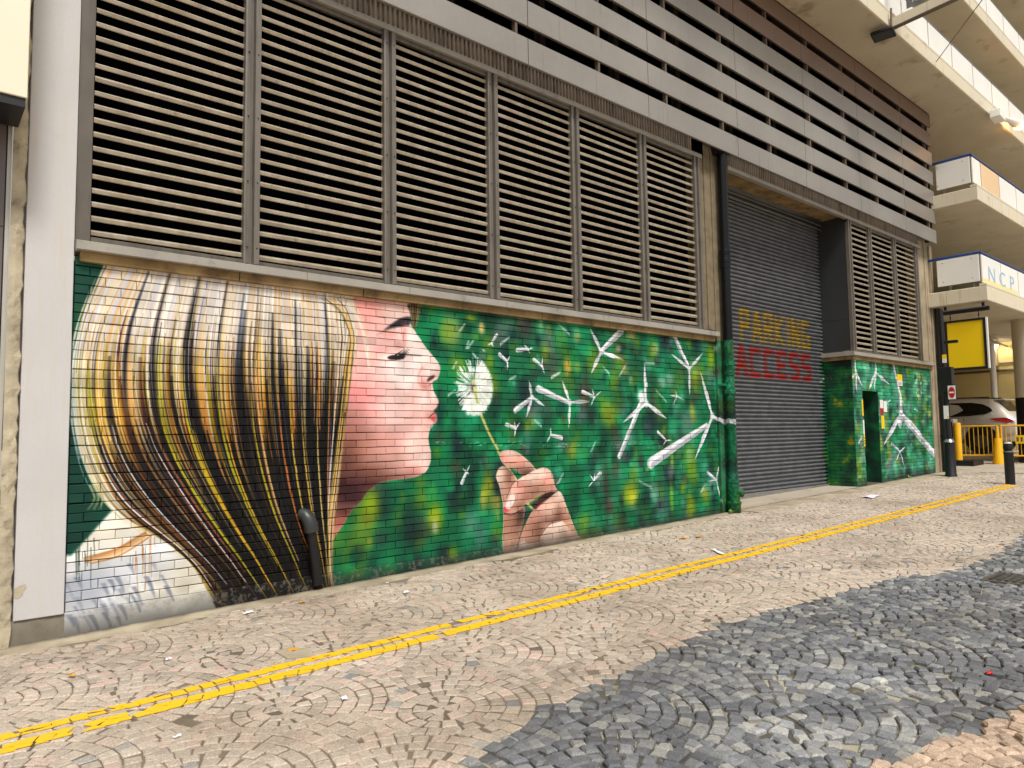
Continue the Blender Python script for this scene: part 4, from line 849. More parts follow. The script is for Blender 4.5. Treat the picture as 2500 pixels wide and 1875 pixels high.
# ------------------------------------------------------------------ concrete pier, drainpipe
pr_=thing('concrete_pier','stained concrete pier between mural and roller shutter, green paint up its lower half','pier',(8.9,0,.2))
MB().box(8.842,9.30,-.030,.60,.0,6.34).build('shaft','pier',pr_,bevel=.008)
MB().box(8.66,8.838,-.018,.30,3.09,6.34).build('stub','pier',pr_,bevel=.008)
MB().box(8.505,8.655,.0,.30,3.09,5.9).build('inner_reveal','pier',pr_)
PX,PY,PR=9.0,-.135,.077
dp=thing('drainpipe','tall black drainpipe sprayed green low down, standing against the concrete pier','drainpipe',(PX,PY,.2))
MB().tube([(PX,PY,.2),(PX,PY,6.02)],PR,20).build('pipe','pipe',dp,True)
for z in (4.36,4.22,2.55,2.40,2.10,.70): MB().tube([(PX,PY,z-.035),(PX,PY,z+.035)],PR+.014,20).build('collar','pipe',dp,True,.006)
MB().tube([(PX,PY,4.10),(PX,PY,4.34)],PR+.008,20).build('socket','pipe',dp,True)
MB().tube([(PX,PY,2.40),(PX,PY,2.55)],PR+.007,20).build('socket','pipe',dp,True)
MB().box(PX-.16,PX+.02,PY+.02,-.02,2.20,2.235).build('bracket','pipe',dp,bevel=.004)
hop=MB().prism([(PX-.10,5.98),(PX+.10,5.98),(PX+.15,6.12),(PX+.15,6.30),(PX-.15,6.30),(PX-.15,6.12)],'y',PY-.10,-.03); hop.build('hopper','black',dp,bevel=.01)
MB().lathe([(PR+.004,.19),(PR+.03,.20),(PR+.03,.33),(PR+.04,.335),(PR+.04,.37),(PR+.02,.38),(PR+.012,.66)],PX,PY,22).build('shoe','pipe',dp,True)
MB().tube([(PX+.02,PY-.01,.53),(PX+.07,PY-.13,.50)],[.07,.062],18).build('access_elbow','pipe',dp,True)
MB().tube([(PX+.068,PY-.125,.501),(PX+.073,PY-.138,.499)],.05,18).build('access_cap','green_side',dp,True)
# short vent pipe in front of the painted hair
vp=thing('vent_pipe','short dark elbowed vent pipe standing against the painted hair','pipe',(2.04,-.06,.19))
MB().tube([(2.045,-.05,.10),(2.0,-.06,.40),(1.965,-.065,.64)],[.05,.048,.046],16).build('pipe_shaft','black',vp,True)
MB().tube([(1.972,-.066,.60),(1.962,-.066,.66),(1.945,-.055,.72),(1.925,-.03,.755),(1.90,.01,.765)],[.066,.068,.066,.062,.058],16).build('cap','darkpanel',vp,True)
# ------------------------------------------------------------------ left pilaster and neighbouring shopfront
lp=thing('white_pilaster','off-white plastered pilaster at the left end of the mural','pilaster',(-.17,0,0))
MB().box(-.325,-.006,-.030,.3,PH-.002,7.4).build('shaft','white_plaster',lp,bevel=.006)
v=[];f=[];zs=np.arange(-.1,7.3,.06)
for i,z in enumerate(zs):
    e=-.336+rs.normal(0,.005)+.006*float(lown(z*6,0,1)); v+=[(-.425,-.034,z),(-.385,-.050+rs.normal(0,.003),z),(e-.008,-.046+rs.normal(0,.003),z),(e,-.028,z)]
    if i: a=(i-1)*4; f+=[(a+k,a+1+k,a+5+k,a+4+k) for k in range(3)]
MB().add(v,f).build('cement_edge','raw_cement',lp)
MB().add([(-.325,-.033,.41),(-.29,-.033,.43),(-.255,-.033,.435),(-.25,-.033,.41),(-.27,-.033,.385),(-.27,-.033,.36),(-.30,-.033,.335),(-.325,-.033,.345)],[tuple(range(8))]).build('bare_patch','raw_cement',lp)
sf=thing('neighbour_shopfront','grey tiled shopfront edge with a blank cream fascia box at far left','shopfront',(-1,0,0))
MB().box(-2.4,-.455,.012,.3,-.1,6.5).build('tile_backing','black',sf)
for k in range(5):
    z=-.1+k*.80+ (0 if k else 0)
    for a,b in ((-2.4,-1.5),(-1.495,-.46)): MB().box(a,b-.004,.0,.02,z+.003,z+.797).build('tile','grey_tile',sf)
MB().box(-.455,-.428,-.012,.04,-.1,3.95).build('edge_trim','alu',sf)
MB().box(-2.4,-.39,-.50,-.055,3.925,6.4).build('fascia_box','cream',sf,bevel=.006)
MB().box(-2.38,-.40,-.485,-.06,3.86,3.924).build('fascia_underside','black',sf)
# ------------------------------------------------------------------ roller shutter
SY=.60
sh_=thing('roller_shutter','tall grey roller shutter stencilled PARKING ACCESS in yellow and red','roller shutter',(11.5,SY,.27))
pr=[(.012,0)]+[(-.022*math.sin(math.pi*(i/6))**.8,.002+.046*i/6) for i in range(0,7)]+[(.022,.050),(.022,.077)]
sm=MB().sheet(pr,'x',9.28,13.72).mesh('slat','shutter',True)
for k in range(74): inst('slat',sm,sh_,(0,SY,.36+k*.077))
MB().box(9.28,13.70,SY-.02,SY+.03,.262,.355).build('bottom_rail','chrome',sh_,bevel=.004)
MB().tube([(9.3,SY+.06,5.98),(13.7,SY+.06,5.98)],.2,16).build('roller','darkpanel',sh_,True)
for z in (5.70,5.80,5.90): MB().tube([(9.3,SY-.1,z),(13.7,SY-.1,z)],.012,6).build('conduit','chrome',sh_)
rc=thing('shutter_recess','dark recess lining around the roller shutter with a bare concrete head','recess',(13.7,.3,3))
MB().box(9.28,13.73,.02,1.0,5.905,6.2).build('head_slab','lintel',rc)
MB().box(9.28,13.73,SY+.1,SY+.2,.2,6.1).build('back','void',rc)
for z0,z1 in ((3.09,3.74),(3.745,5.90)): MB().box(13.735,13.80,.03,SY+.1,z0,z1).build('side_panel','darkpanel',rc)
MB().box(9.31,13.74,-.30,.70,.05,.262).build('threshold','strip',rc,bevel=.01) if False else None
# threshold slab follows the slope
MB().prism([(9.31,.0),(13.74,.0),(13.74,gz(13.74)+.012),(9.31,gz(9.31)+.045)],'y',-.02,.72).build('threshold','asphalt',rc)
# ------------------------------------------------------------------ right-hand painted wall with doorway
X0,X1=13.72,17.96; DH=(14.14,14.90,2.31)
cw=thing('corner_wall','short brick wall with painted wind turbines and a narrow doorway past the shutter','wall',(15.8,0,.3))
MB().box(X0+.011,DH[0],.011,.60,0,2.915).build('mortar','mortar',cw); MB().box(DH[1],X1,.011,.60,0,2.915).build('mortar','mortar',cw); MB().box(DH[0],DH[1],.011,.60,DH[2],2.915).build('mortar','mortar',cw)
bricks(cw,X0+.002,X1,PH,2.90,'brick',hole=DH)
MB().box(DH[0]-.03,DH[1]+.03,-.006,.1,2.315,2.40).build('door_lintel','brick',cw)
# return face of the wall inside the recess
rb=MB()
k=0
while PH+k*CZ<2.88:
    z=PH+k*CZ+CZ/2; y=.003; e=.22 if k%2 else .11
    while y<SY+.08:
        b=min(e,SY+.09); q=brick_mesh(max(b-y-.010,.02)); c_=(y+b)/2; rb.add([(X0+yy-.004+.004*random.random(),c_-xx,zz+z) for xx,yy,zz in q.v],q.f); y=e; e+=.225
    k+=1
o=rb.build('return_bricks','green_side',cw); o['kind']='stuff'
MB().box(X0+.010,X0+.05,.02,SY+.1,0,2.915).build('return_mortar','mortar',cw)
o=MB().box(DH[0]+.02,DH[1]-.02,.48,.52,.28,2.31).build('door','black',cw); 
MB().tube([(14.2,.47,1.30),(14.2,.43,1.30),(14.2,.43,1.22)],.012,8).build('handle','chrome',o)
MB().box(DH[1]-.012,DH[1],.0,.5,.28,2.31).build('door_reveal','green_side',cw); MB().box(DH[0],DH[0]+.012,.0,.5,.28,2.31).build('door_reveal','darkpanel',cw)
for a,b in ((13.69,14.83),(14.836,15.95),(15.956,16.95),(16.956,18.02)): MB().box(a,b,-.05,.12,2.905,2.986).build('lintel_stone','lintel',cw,bevel=.006)
MB().box(13.672,13.689,-.05,SY+.1,2.905,2.986).build('lintel_stone','lintel',cw)
MB().prism([(.12,3.085),(.02,3.085),(-.085,3.062),(-.095,3.056),(-.095,2.990),(-.080,2.984),(.12,2.984)],'x',13.64,18.06).build('sill','sill',cw)
MB().box(13.64,13.735,.121,SY+.1,2.984,3.075).build('sill_return','sill',cw)
l2_dummy=0
l2=thing('louvre_screen','narrow three-bay louvre screen above the painted wind turbine wall','louvre screen',(15.6,0,3.06))
B2_=[(13.90,14.66),(14.78,16.0),(16.12,17.32)]; B2_=[(13.86,14.72),(14.84,16.02),(16.14,17.30)]
MB().box(13.74,17.5,.225,.24,3.0,5.95).build('dark_void','void',l2)
louvre(l2,B2_,3.085,5.83,.1165,l2)
mullion(l2,14.72,14.84,3.075,5.83); mullion(l2,16.02,16.14,3.075,5.83); mullion(l2,13.74,13.86,3.075,5.83,name='side_frame'); mullion(l2,17.30,17.44,3.075,5.83,name='side_frame')
MB().box(9.30,17.66,-.062,.02,5.832,5.895).build('head_rail','sill',l2); MB().box(13.74,17.5,.012,.2,3.0,3.084).build('sill_backing','frame',l2)
MB().box(13.74,17.5,-.02,.02,5.78,5.831).build('head_plate','frame',l2)
ep=thing('end_pilaster','rust-streaked concrete pilaster at the far end of the painted turbine wall','pilaster',(18.1,0,.4))
MB().box(17.965,18.18,-.02,.6,.1,6.34).build('shaft','endpil',ep,bevel=.01); MB().box(17.445,17.96,-.0,.5,3.09,6.34).build('stub','endpil',ep,bevel=.01); MB().box(18.185,18.36,-.06,.6,.1,6.0).build('outer_rib','endpil',ep,bevel=.01)
# notices on the wall and by the doorway
def notice(label,x,y,z,w,h,c1,c2=None,rot=0):
    t=thing('notice',label,'notice',(x,y,z)); 
    if c2:
        MB().box(x,x+w,y-.006,y,z+h*.45,z+h).build('upper_half',c1,t); MB().box(x,x+w,y-.006,y,z,z+h*.45-.001).build('lower_half',c2,t)
        for k in range(3): MB().box(x+w*.15,x+w*.85,y-.008,y-.006,z+h*(.1+.1*k),z+h*(.13+.1*k)).build('print_line','black',t)
    else: MB().box(x,x+w,y-.006,y,z,z+h).build('board',c1,t)
    return t
notice('yellow and white notice high on the turbine wall',15.95,-.004,2.44,.28,.26,'yellow_sign','white')
t=notice('white over red notice strip right of the doorway',14.965,-.004,1.78,.16,.32,'white','red')
notice('small yellow notice low beside the doorway',14.99,-.004,1.48,.15,.28,'yellow_sign')
notice('small white notice beside the doorway, above the turbine hub',15.15,-.004,1.84,.16,.24,'white')
notice('narrow yellow strip on the left edge of the doorway',14.07,-.004,1.75,.06,.34,'yellow_sign'); notice('narrow white and yellow strip lower on the left edge of the doorway',14.085,-.004,1.12,.055,.55,'white','yellow_sign')
# ------------------------------------------------------------------ multi-storey car park beyond and above
def atX(x,y,X):
    d=RM.T@np.array([(x-IW/2)/FPX,-(y-IH/2)/FPX,1.]); return CAM+d*((X-CAM[0])/d[0])
def atZ(x,y,Z):
    d=RM.T@np.array([(x-IW/2)/FPX,-(y-IH/2)/FPX,1.]); return CAM+d*((Z-CAM[2])/d[2])
cp=thing('car_park','concrete multi-storey car park with projecting decks and pale parapet panels','car park',(24,0,.5))
DK=[(18.09,4.42,4.78,-1.27),(18.09,6.83,7.17,-1.20),(-2.5,9.28,9.60,-1.20),(-2.5,11.68,12.0,-1.20),(-2.5,14.08,14.4,-1.20)]
PW=1.46
for i,(xa,za,zb,yo) in enumerate(DK):
    d_=MB().box(xa,64,yo,14,za+.012,zb).build('deck','conc',cp,bevel=.015)
    MB().box(xa+.03,64,yo+.03,14,za,za+.011).build('soffit','soffit',d_)
    MB().box(xa,64,yo,yo+.16,zb+.001,zb+.06).build('kerb','conc',d_,bevel=.01)
    pz0,pz1=zb+.16,zb+.78
    if i<2:
        MB().box(xa+.06,xa+.09,yo+.155,-.22 if i==0 else -.32,pz0-.02,pz1).build('side_panel','panel',d_,bevel=.004)
        for yy in (yo+.3,-.35):
            for zz_ in (pz0+.08,pz1-.08): MB().tube([(xa+.061,yy,zz_),(xa+.054,yy,zz_)],.012,8).build('bolt','chrome',d_)
        for yy in (-1.0,-.5): MB().box(xa+.10,xa+.13,yy,yy+.04,zb,pz1-.02).build('post','chrome',d_)
        MB().tube([(xa+.1,.3,pz1+.05),(xa+.1,yo+.14,pz1+.05),(64,yo+.14,pz1+.05)],.032,10).build('top_rail','blue',d_,True)
    x=xa+.12 if i<2 else 9.94-PW*8; n=0
    while x<62:
        w_=(.62 if (n==0 and i==1) else PW)
        mt='orange' if (i==1 and n==1) else 'panel'
        MB().box(x+.028,x+w_-.028,yo+.115,yo+.145,pz0-(.05 if i==0 else 0),pz1).build('parapet_panel',mt,d_,bevel=.003)
        MB().box(x-.02,x+.02,yo+.15,yo+.19,zb,pz1).build('post','strut',d_)
        x+=w_; n+=1
        if n>26: break
    if i>=2: MB().tube([(xa,yo+.13,pz1+.03),(64,yo+.13,pz1+.03)],.026,8).build('top_rail','chrome',d_,True)
mt=Matrix.Translation((18.62,-1.158,4.98))@Matrix.Rotation(math.pi/2,4,'X')
MT['pale_blue']=M('pale_blue_print',(158,186,206),.5,var=.05,bump=0); MT['pale_yellow']=M('pale_yellow_print',(240,222,150),.5,var=.05,bump=0)
MB().box(18.25,21.0,-1.158,-1.1555,4.885,5.0).build('yellow_band','pale_yellow',cp)
for _k,_ch in enumerate('NCP'): text(_ch,.52,'pale_blue',cp,Matrix.Translation((.86*_k,0,0))@mt,extrude=.001,sx=1.5,name='letter')
# inside: walls, columns, pipes
MB().box(28.0,28.3,-1.0,14,0,4.42).build('back_wall','cream_brick',cp); MB().box(18.37,28.0,7.0,7.3,0,4.42).build('side_wall','cream_brick',cp)
MB().box(18.37,18.6,.62,7.0,0,12).build('party_wall','endpil',cp)
for za,zb in ((4.8,6.8),(7.2,9.25),(9.7,11.6)): MB().box(18.7,60,7.0,7.2,za,zb).build('upper_back_wall','lou_in',cp)
for k,xx in enumerate((22.5,29.5,36.5)):
    for za,zb in ((.3,4.43),):
        c_=MB().lathe([(.40,za),(.40,zb)],xx,-.72 if k else -1.13+.25,28).build('column','panel' if k else 'col_cream',cp,True) if False else MB().lathe([(.40,za),(.40,zb)],xx,-1.0,28).build('column','conc',cp,True)
        if za<1: MB().lathe([(.408,.3),(.412,2.26),(.405,2.27)],xx,-1.0,28).build('black_band','black',c_,True)
MB().box(27.0,27.9,1.2,14,3.6,4.42).build('beam','conc',cp); 
pw=atX(2424,900,26.5); MB().lathe([(.09,2.35),(.09,4.4)],26.5,pw[1],14).build('riser_pipe','white',cp,True); MB().lathe([(.11,.5),(.11,2.36)],26.5,pw[1],14).build('riser_guard','black',cp,True)
MB().tube([(27.95,-1,3.45),(27.95,7,3.38)],.035,8).build('conduit','strut',cp); MB().tube([(27.92,.1,3.40),(27.92,.1,2.75),(27.92,-.3,2.7)],.05,8).build('conduit','strut',cp); MB().tube([(27.95,-1,3.7),(27.95,7,3.62)],.025,8).build('conduit','strut',cp)
MB().tube([(20,.4,4.25),(27.9,.9,4.25)],.04,8).build('conduit','chrome',cp)
lot=MB().add([(18.38,-.06,gz(18.38)+.004),(60,-.06,gz(60)+.004),(60,14,gz(60)+.004),(18.38,14,gz(18.38)+.004)],[(0,1,2,3)]).build('car_park_floor','asphalt'); struct(lot)
ap=MB().add([(18.5,-9,gz(18.5)+.002),(70,-9,gz(70)+.002),(70,-.06,gz(70)+.004),(18.5,-.06,gz(18.5)+.004)],[(0,1,2,3)]).build('side_road','asphalt'); struct(ap)
wl=MB().add([(19.2,-.6,gz(19.2)+.006),(19.26,-.6,gz(19.26)+.006),(20.3,.9,gz(20.3)+.009),(20.24,.9,gz(20.24)+.009)],[(0,1,2,3)]).build('road_marking','white'); struct(wl)
for i,(px,py,Z,lab) in enumerate([(2425,852,4.22,'round lit ceiling lamp behind the yellow sign, nearest the street'),(2466,860,4.22,'round lit ceiling lamp beside the cream column'),(2372,905,4.22,'large lit ceiling lamp just below the yellow sign'),(2440,893,4.3,'small lit lamp far back over the parked car')]):
    p=atZ(px,py,Z); p[0]=min(p[0],27.5); t_=thing('ceiling_lamp',lab,'lamp',tuple(p),'lit ceiling lamps in the car park')
    MB().lathe([(.05,Z+.19),(.30,Z+.10),(.30,Z+.06)],p[0],p[1],20).build('housing','white',t_,True); MB().lathe([(.28,Z+.058),(.26,Z+.0),(.12,Z-.03)],p[0],p[1],20).build('diffuser','lamp',t_,True)
# ------------------------------------------------------------------ parked car
def build_car(xc,yr,z0):
    c=thing('parked_car','pale silver estate car parked behind the yellow railings','car',(xc,yr,z0))
    S=[(0.0,.46,.86,.90,.92,.74,.66),(.07,.40,1.0,1.05,1.06,.86,.74),(.22,.36,1.10,1.18,1.20,.91,.72),(.50,.33,1.12,1.47,1.55,.925,.66),(.72,.31,1.11,1.58,1.66,.93,.66),(1.3,.30,1.08,1.61,1.69,.935,.67),(2.1,.30,1.05,1.61,1.69,.935,.67),(2.8,.30,1.02,1.50,1.58,.93,.66),(3.45,.31,1.0,1.06,1.10,.92,.72),(4.2,.34,.90,.94,.97,.88,.72),(4.62,.42,.70,.74,.76,.74,.60)]
    def ring(q):
        s,zb,zt,ze,zr,wb,wr=q; h=[(wb*.90,zb),(wb,zb+.18),(wb*1.005,(zb+zt)/2+.06),(wb*.985,zt),(wr+.03,ze-.03),(wr-.03,ze+.03),(wr*.55,zr)]
        pts=[(-x,z) for x,z in h]+[(x,z) for x,z in h[::-1]]; return [(xc+x,yr+s,z0+z) for x,z in pts]
    T=[];
    for a,b in zip(S[:-1],S[1:]):
        for u in (0,.5): T.append(tuple(p*(1-u)+r*u for p,r in zip(a,b)))
    T.append(S[-1]); R_=[ring(q) for q in T]; n=14
    body=MB(); body.add([p for g in R_ for p in g],[(i*n+k,i*n+(k+1)%n,(i+1)*n+(k+1)%n,(i+1)*n+k) for i in range(len(R_)-1) for k in range(n)]+[tuple(range(n)),tuple(range((len(R_)-1)*n,len(R_)*n))])
    o=body.build('body','car',c,True); sb_=o.modifiers.new('s','SUBSURF'); sb_.levels=1; sb_.render_levels=1
    def side(s,z,off=.012):                     # point on the near flank
        q=[np.interp(s,[a[0] for a in S],[a[k] for a in S]) for k in range(7)]; zb,zt,ze,wb,wr=q[1],q[2],q[3],q[5],q[6]
        w_=wb*.985+(wr+.03-wb*.985)*np.clip((z-zt)/max(ze-.03-zt,.05),0,1); return w_+off
    for sg,nm in ((-1,'side_window'),(1,'side_window')):
        out=[(.62,1.28),(.80,1.19),(1.2,1.14),(2.0,1.11),(2.95,1.08),(3.2,1.10),(2.85,1.42),(2.5,1.52),(1.9,1.55),(1.2,1.545),(.9,1.49),(.70,1.38)]
        MB().add([(xc+sg*side(s,z),yr+s,z0+z) for s,z in out],[tuple(range(len(out)))]).build(nm,'glass',c)
        MB().add([(xc+sg*side(s,z,.016),yr+s,z0+z) for s,z in [(.10,.93),(.14,1.02),(.30,1.07),(.60,1.06),(.72,1.04),(.5,.97),(.25,.92)]],[tuple(range(7))]).build('tail_light','red',c)
        MB().tube([(xc+sg*side(1.75,.98,.03),yr+1.62,z0+.965),(xc+sg*side(1.75,.98,.03),yr+1.86,z0+.965)],.014,8).build('door_handle','chrome',c)
        MB().add([(xc+sg*side(1.36,z,.004),yr+1.36+d_,z0+z) for z in (.4,1.1) for d_ in (0,.012)],[(0,1,3,2)]).build('door_gap','black',c)
        for s in (.92,3.72):
            X_=xc+sg*.945
            MB().tube([(X_-sg*.02,yr+s,z0+.43),(X_+sg*.004,yr+s,z0+.43)],.435,28).build('wheel_arch','black',c)
            wh=MB().tube([(X_-sg*.10,yr+s,z0+.375),(X_+sg*.02,yr+s,z0+.375)],.375,28).build('wheel','rubber',c,True,.02)
            MB().tube([(X_,yr+s,z0+.375),(X_+sg*.024,yr+s,z0+.375)],.20,20).build('rim','steel',wh,True)
        MB().tube([(xc+sg*.60,yr+.75,z0+1.695),(xc+sg*.60,yr+2.5,z0+1.705)],.018,8).build('roof_rail','black',c)
    rw=[(-.62,.30,1.24),(.62,.30,1.24),(.58,.55,1.55),(-.58,.55,1.55)]; MB().add([(xc+x,yr+s-.035,z0+z+.02) for x,s,z in rw],[(0,1,2,3)]).build('rear_window','glass',c)
    MB().box(xc-.60,xc+.60,yr+.36,yr+.66,z0+1.60,z0+1.635).build('spoiler','car',c,bevel=.012)
    MB().box(xc-.55,xc+.55,yr-.03,yr+.1,z0+.42,z0+.60).build('bumper','black',c,bevel=.02); MB().box(xc-.26,xc+.26,yr-.035,yr+.02,z0+.66,z0+.78).build('number_plate','yellow_sign',c)
    return c
bay=MB().box(22.95,27.9,-.75,6.9,.2,gz(22.95)+.17).build('parking_bay','asphalt'); struct(bay)
build_car(24.4,-.35,gz(22.95)+.172)
# ------------------------------------------------------------------ railings, posts, signs
def railing(label,xa,ya,xb,yb,z0,grp):
    t=thing('railing',label,'railing',(xa,ya,z0),grp); d=Vector((xb-xa,yb-ya,0)); L=d.length; n=int(L/.105)
    for z in (z0+.22,z0+1.03): MB().tube([(xa,ya,z),(xb,yb,z)],.022,8).build('rail','yellow',t,True)
    me=MB().tube([(0,0,z0+.22),(0,0,z0+1.03)],.009,6).mesh('bar','yellow')
    for k in range(1,n): inst('bar',me,t,(xa+d.x*k/n,ya+d.y*k/n,0))
    for x,y in ((xa,ya),(xb,yb)): MB().tube([(x,y,z0),(x,y,z0+1.06)],.026,8).build('post','yellow',t,True)
    return t
g0=gz(21.6)
railing('yellow railing panel in front of the car wheel',21.6,.66,21.7,-.30,g0,'yellow railings'); railing('yellow railing panel at the right picture edge beside the flared post',21.72,-.40,21.9,-1.9,g0,'yellow railings')
t=thing('guard_post','flared yellow guard post between the two railing panels','post',(21.5,-.36,g0)); MB().lathe([(.15,g0),(.145,g0+.03),(.085,g0+.68),(.08,g0+.70)],21.5,-.37,18).build('cone','yellow',t,True); MB().lathe([(.045,g0+.7),(.035,g0+1.02)],21.5,-.37,12).build('stem','yellow',t,True)
t=thing('yellow_plate','small yellow plate fixed on the right railing panel','plate',(21.7,-.9,g0)); MB().box(21.70,21.715,-1.02,-.72,g0+.55,g0+.77).build('plate','yellow_sign',t); 
for k in range(3): MB().box(21.698,21.7,-.98+k*.09,-.93+k*.09,g0+.6,g0+.72).build('print_mark','strut',t)
g1=gz(20.6)
t=thing('ticket_machine','grey ticket machine with yellow side beside the car park entrance','machine',(20.7,.3,g1)); MB().box(20.55,20.85,.36,.62,g1+.16,g1+1.25).build('cabinet','alu',t,bevel=.02); MB().box(20.545,20.549,.40,.58,g1+.75,g1+1.18).build('screen','black',t); MB().box(20.4,21.2,-.1,.7,g1+.0,g1+.155).build('plinth','black',t,bevel=.02)
t=tag(MB().lathe([(.085,g1+.155),(.085,g1+1.12),(.07,g1+1.15)],20.5,.27,18).build('guard_post','yellow',None,True),'straight yellow guard post next to the ticket machine','post')
# black post with its fittings at the wall end
bx,by=17.1,-.61; gb=gz(bx)
t=thing('street_post','black street post with a wide chamfered base at the end of the wall','post',(bx,by,gb))
MB().lathe([(.125,gb-.02),(.125,gb+.03),(.112,gb+.05),(.108,gb+.74),(.114,gb+.745),(.114,gb+.77),(.075,gb+.84),(.07,gb+.85)],bx,by,20).build('base','black',t,True)
MB().tube([(bx,by,gb+.83),(bx,by+.03,4.2)],[.062,.055],16).build('shaft','black',t,True); MB().lathe([(.112,gb+.775),(.076,gb+.842)],bx,by,20).build('collar','chrome',t,True)
MB().box(bx-.03,bx+.03,by-.30,by,3.40,3.47).build('arm','black',t,bevel=.015)
MB().box(bx-.10,bx+.08,by-.16,by+.13,2.28,2.86).build('control_box','black',t,bevel=.012)
t=thing('notice','yellow and white notice high on the black street post','notice',(bx,by,2.95)); MB().box(bx-.075,bx-.068,by-.07,by+.02,3.06,3.15).build('upper_half','yellow_sign',t); MB().box(bx-.075,bx-.068,by-.07,by+.02,2.96,3.059).build('lower_half','white',t)
t=thing('notice','tall white notice halfway up the black street post','notice',(bx,by,1.7)); MB().box(bx-.085,bx-.075,by-.05,by+.05,1.68,1.98).build('board','white',t); MB().box(bx-.088,bx-.0855,by-.05,by-.02,1.70,1.75).build('print_mark','yellow_sign',t)
t=thing('no_entry_sign','small square no entry sign, red disc with white bar, on the black street post','sign',(bx,by-.14,2.1))
MB().box(bx-.10,bx-.06,by-.235,by-.055,2.10,2.45).build('casing','black',t,bevel=.008); MB().box(bx-.108,bx-.101,by-.222,by-.068,2.12,2.43).build('face','white',t)
q=MB(); q.add([(bx-.112,by-.145+.066*math.cos(k*math.pi/14),2.275+.125*math.sin(k*math.pi/14)) for k in range(28)],[tuple(range(28))]); q.build('disc','red',t); MB().box(bx-.1145,bx-.1125,by-.197,by-.093,2.258,2.292).build('bar','white',t)
t=thing('drainpipe','slim black downpipe beside the end pilaster','drainpipe',(18.25,-.16,.4)); MB().tube([(18.27,-.15,.4),(18.27,-.15,4.40)],.075,14).build('pipe','black',t,True)
for z in (1.25,2.2,3.2): MB().tube([(18.27,-.15,z),(18.27,-.15,z+.07)],.09,14).build('collar','black',t,True)
# hanging yellow sign
t=thing('hanging_sign','blank yellow hanging sign board in a black frame below the first deck','sign',(18.25,-.7,2.9)); X_=18.25
MB().box(X_-.012,X_+.05,-1.10,-.34,2.91,4.01).build('face','yellow_sign',t)
for a in ((-1.155,-1.10,2.85,4.06),(-.34,-.285,2.85,4.06),(-1.10,-.34,2.85,2.909),(-1.10,-.34,4.011,4.06)): MB().box(X_-.03,X_+.06,a[0],a[1],a[2],a[3]).build('frame','black',t)
MB().box(X_-.02,X_+.055,-1.185,-1.156,2.86,4.06).build('outer_edge','white',t)
MB().box(X_-.04,X_+.04,-1.25,-.22,4.22,4.32).build('bracket','black',t,bevel=.008); MB().box(X_-.05,X_-.041,-1.2,-.3,4.30,4.325).build('bracket_edge','chrome',t)
for y in (-1.02,-.42):
    MB().tube([(X_,y,4.06),(X_,y,4.22)],.01,6).build('chain','black',t); MB().tube([(X_-.02,y,4.13),(X_+.02,y,4.15)],.018,6).build('shackle','black',t)
for y in (-1.15,-.35): MB().box(X_-.03,X_+.03,y,y+.05,4.32,4.42).build('hanger','black',t)
# bollard
bx2,by2=15.72,-2.1; gb=gz(bx2)
t=thing('bollard','black cast bollard standing in the street near the end of the yellow lines','bollard',(bx2,by2,gb))
MB().lathe([(.085,gb-.03),(.085,gb+.6),(.088,gb+.61),(.088,gb+.63),(.072,gb+.64),(.068,gb+.69),(.09,gb+.70),(.09,gb+.73),(.082,gb+.80),(.05,gb+.825),(.0001,gb+.83)],bx2,by2,22).build('body','black',t,True); MB().lathe([(.091,gb+.632),(.091,gb+.655)],bx2,by2,22).build('ring','chrome',t,True); MB().lathe([(.078,gb+.804),(.05,gb+.832),(.0001,gb+.838)],bx2,by2,22).build('cap','alu',t,True)
# projecting banner arm, flood lamp, bracket lamp on the upper deck
BX=13.35
t=thing('banner_arm','projecting steel beam with a dark grey banner, fixed to the upper deck edge','banner',(BX,-1.2,9.3))
MB().prism([(-1.10,9.24),(-3.3,9.34),(-3.3,9.52),(-1.10,9.42)],'x',BX-.04,BX+.06).build('beam','conc',t); MB().prism([(-1.10,9.225),(-3.3,9.325),(-3.3,9.339),(-1.10,9.239)],'x',BX-.05,BX+.07).build('beam_flange','strut',t)
MT['banner']=M('banner_cloth',(104,106,106),.7,var=.35,scale=6,bump=.3,bscale=8)
MB().box(BX-.008,BX+.0,-2.62,-1.52,9.50,11.2).build('banner_cloth','banner',t)
mt=Matrix.Translation((BX-.012,-1.62,9.58))@Matrix(((0,0,-1,0),(-1,0,0,0),(0,1,0,0),(0,0,0,1)))
text('ARCHITECTURE',.125,'white',t,mt,extrude=.001); text('SC',.125,'white',t,Matrix.Translation((0,-.42,.17))@mt,extrude=.001)
MB().tube([(BX,-3.0,9.33),(BX+2.4,-1.22,9.40)],.008,6).build('stay_cable','strut',t)
MB().tube([(BX-.05,-1.26,9.62),(BX-.05,-1.24,9.20)],.02,8).build('drop_rod','strut',t)
t=thing('flood_lamp','dark rectangular flood lamp slung under the banner beam','lamp',(BX-.2,-1.15,9.1))
q=MB().box(-.13,.13,-.20,.20,-.03,.03); o=q.build('housing','black',t,bevel=.01); o.location=(BX-.12,-1.12,9.13); o.rotation_euler=(.05,.28,.1); q=MB().box(-.10,.10,-.17,.17,-.036,-.031); o2=q.build('lens','darkpanel',t); o2.location=o.location; o2.rotation_euler=o.rotation_euler
p=W0(2441,281,-1.42); t=thing('bracket_lamp','box bracket lamp with a glowing orange lens on the upper deck edge','lamp',tuple(p))
q=MB().box(-.2,.2,-.12,.12,-.11,.11); o=q.build('housing','panel',t,bevel=.02); o.location=(p[0],p[1]+.05,p[2]); o.rotation_euler=(0,.1,0)
MB().box(p[0]-.03,p[0]+.03,p[1]+.12,-1.21,p[2]-.03,p[2]+.03).build('bracket','strut',t)
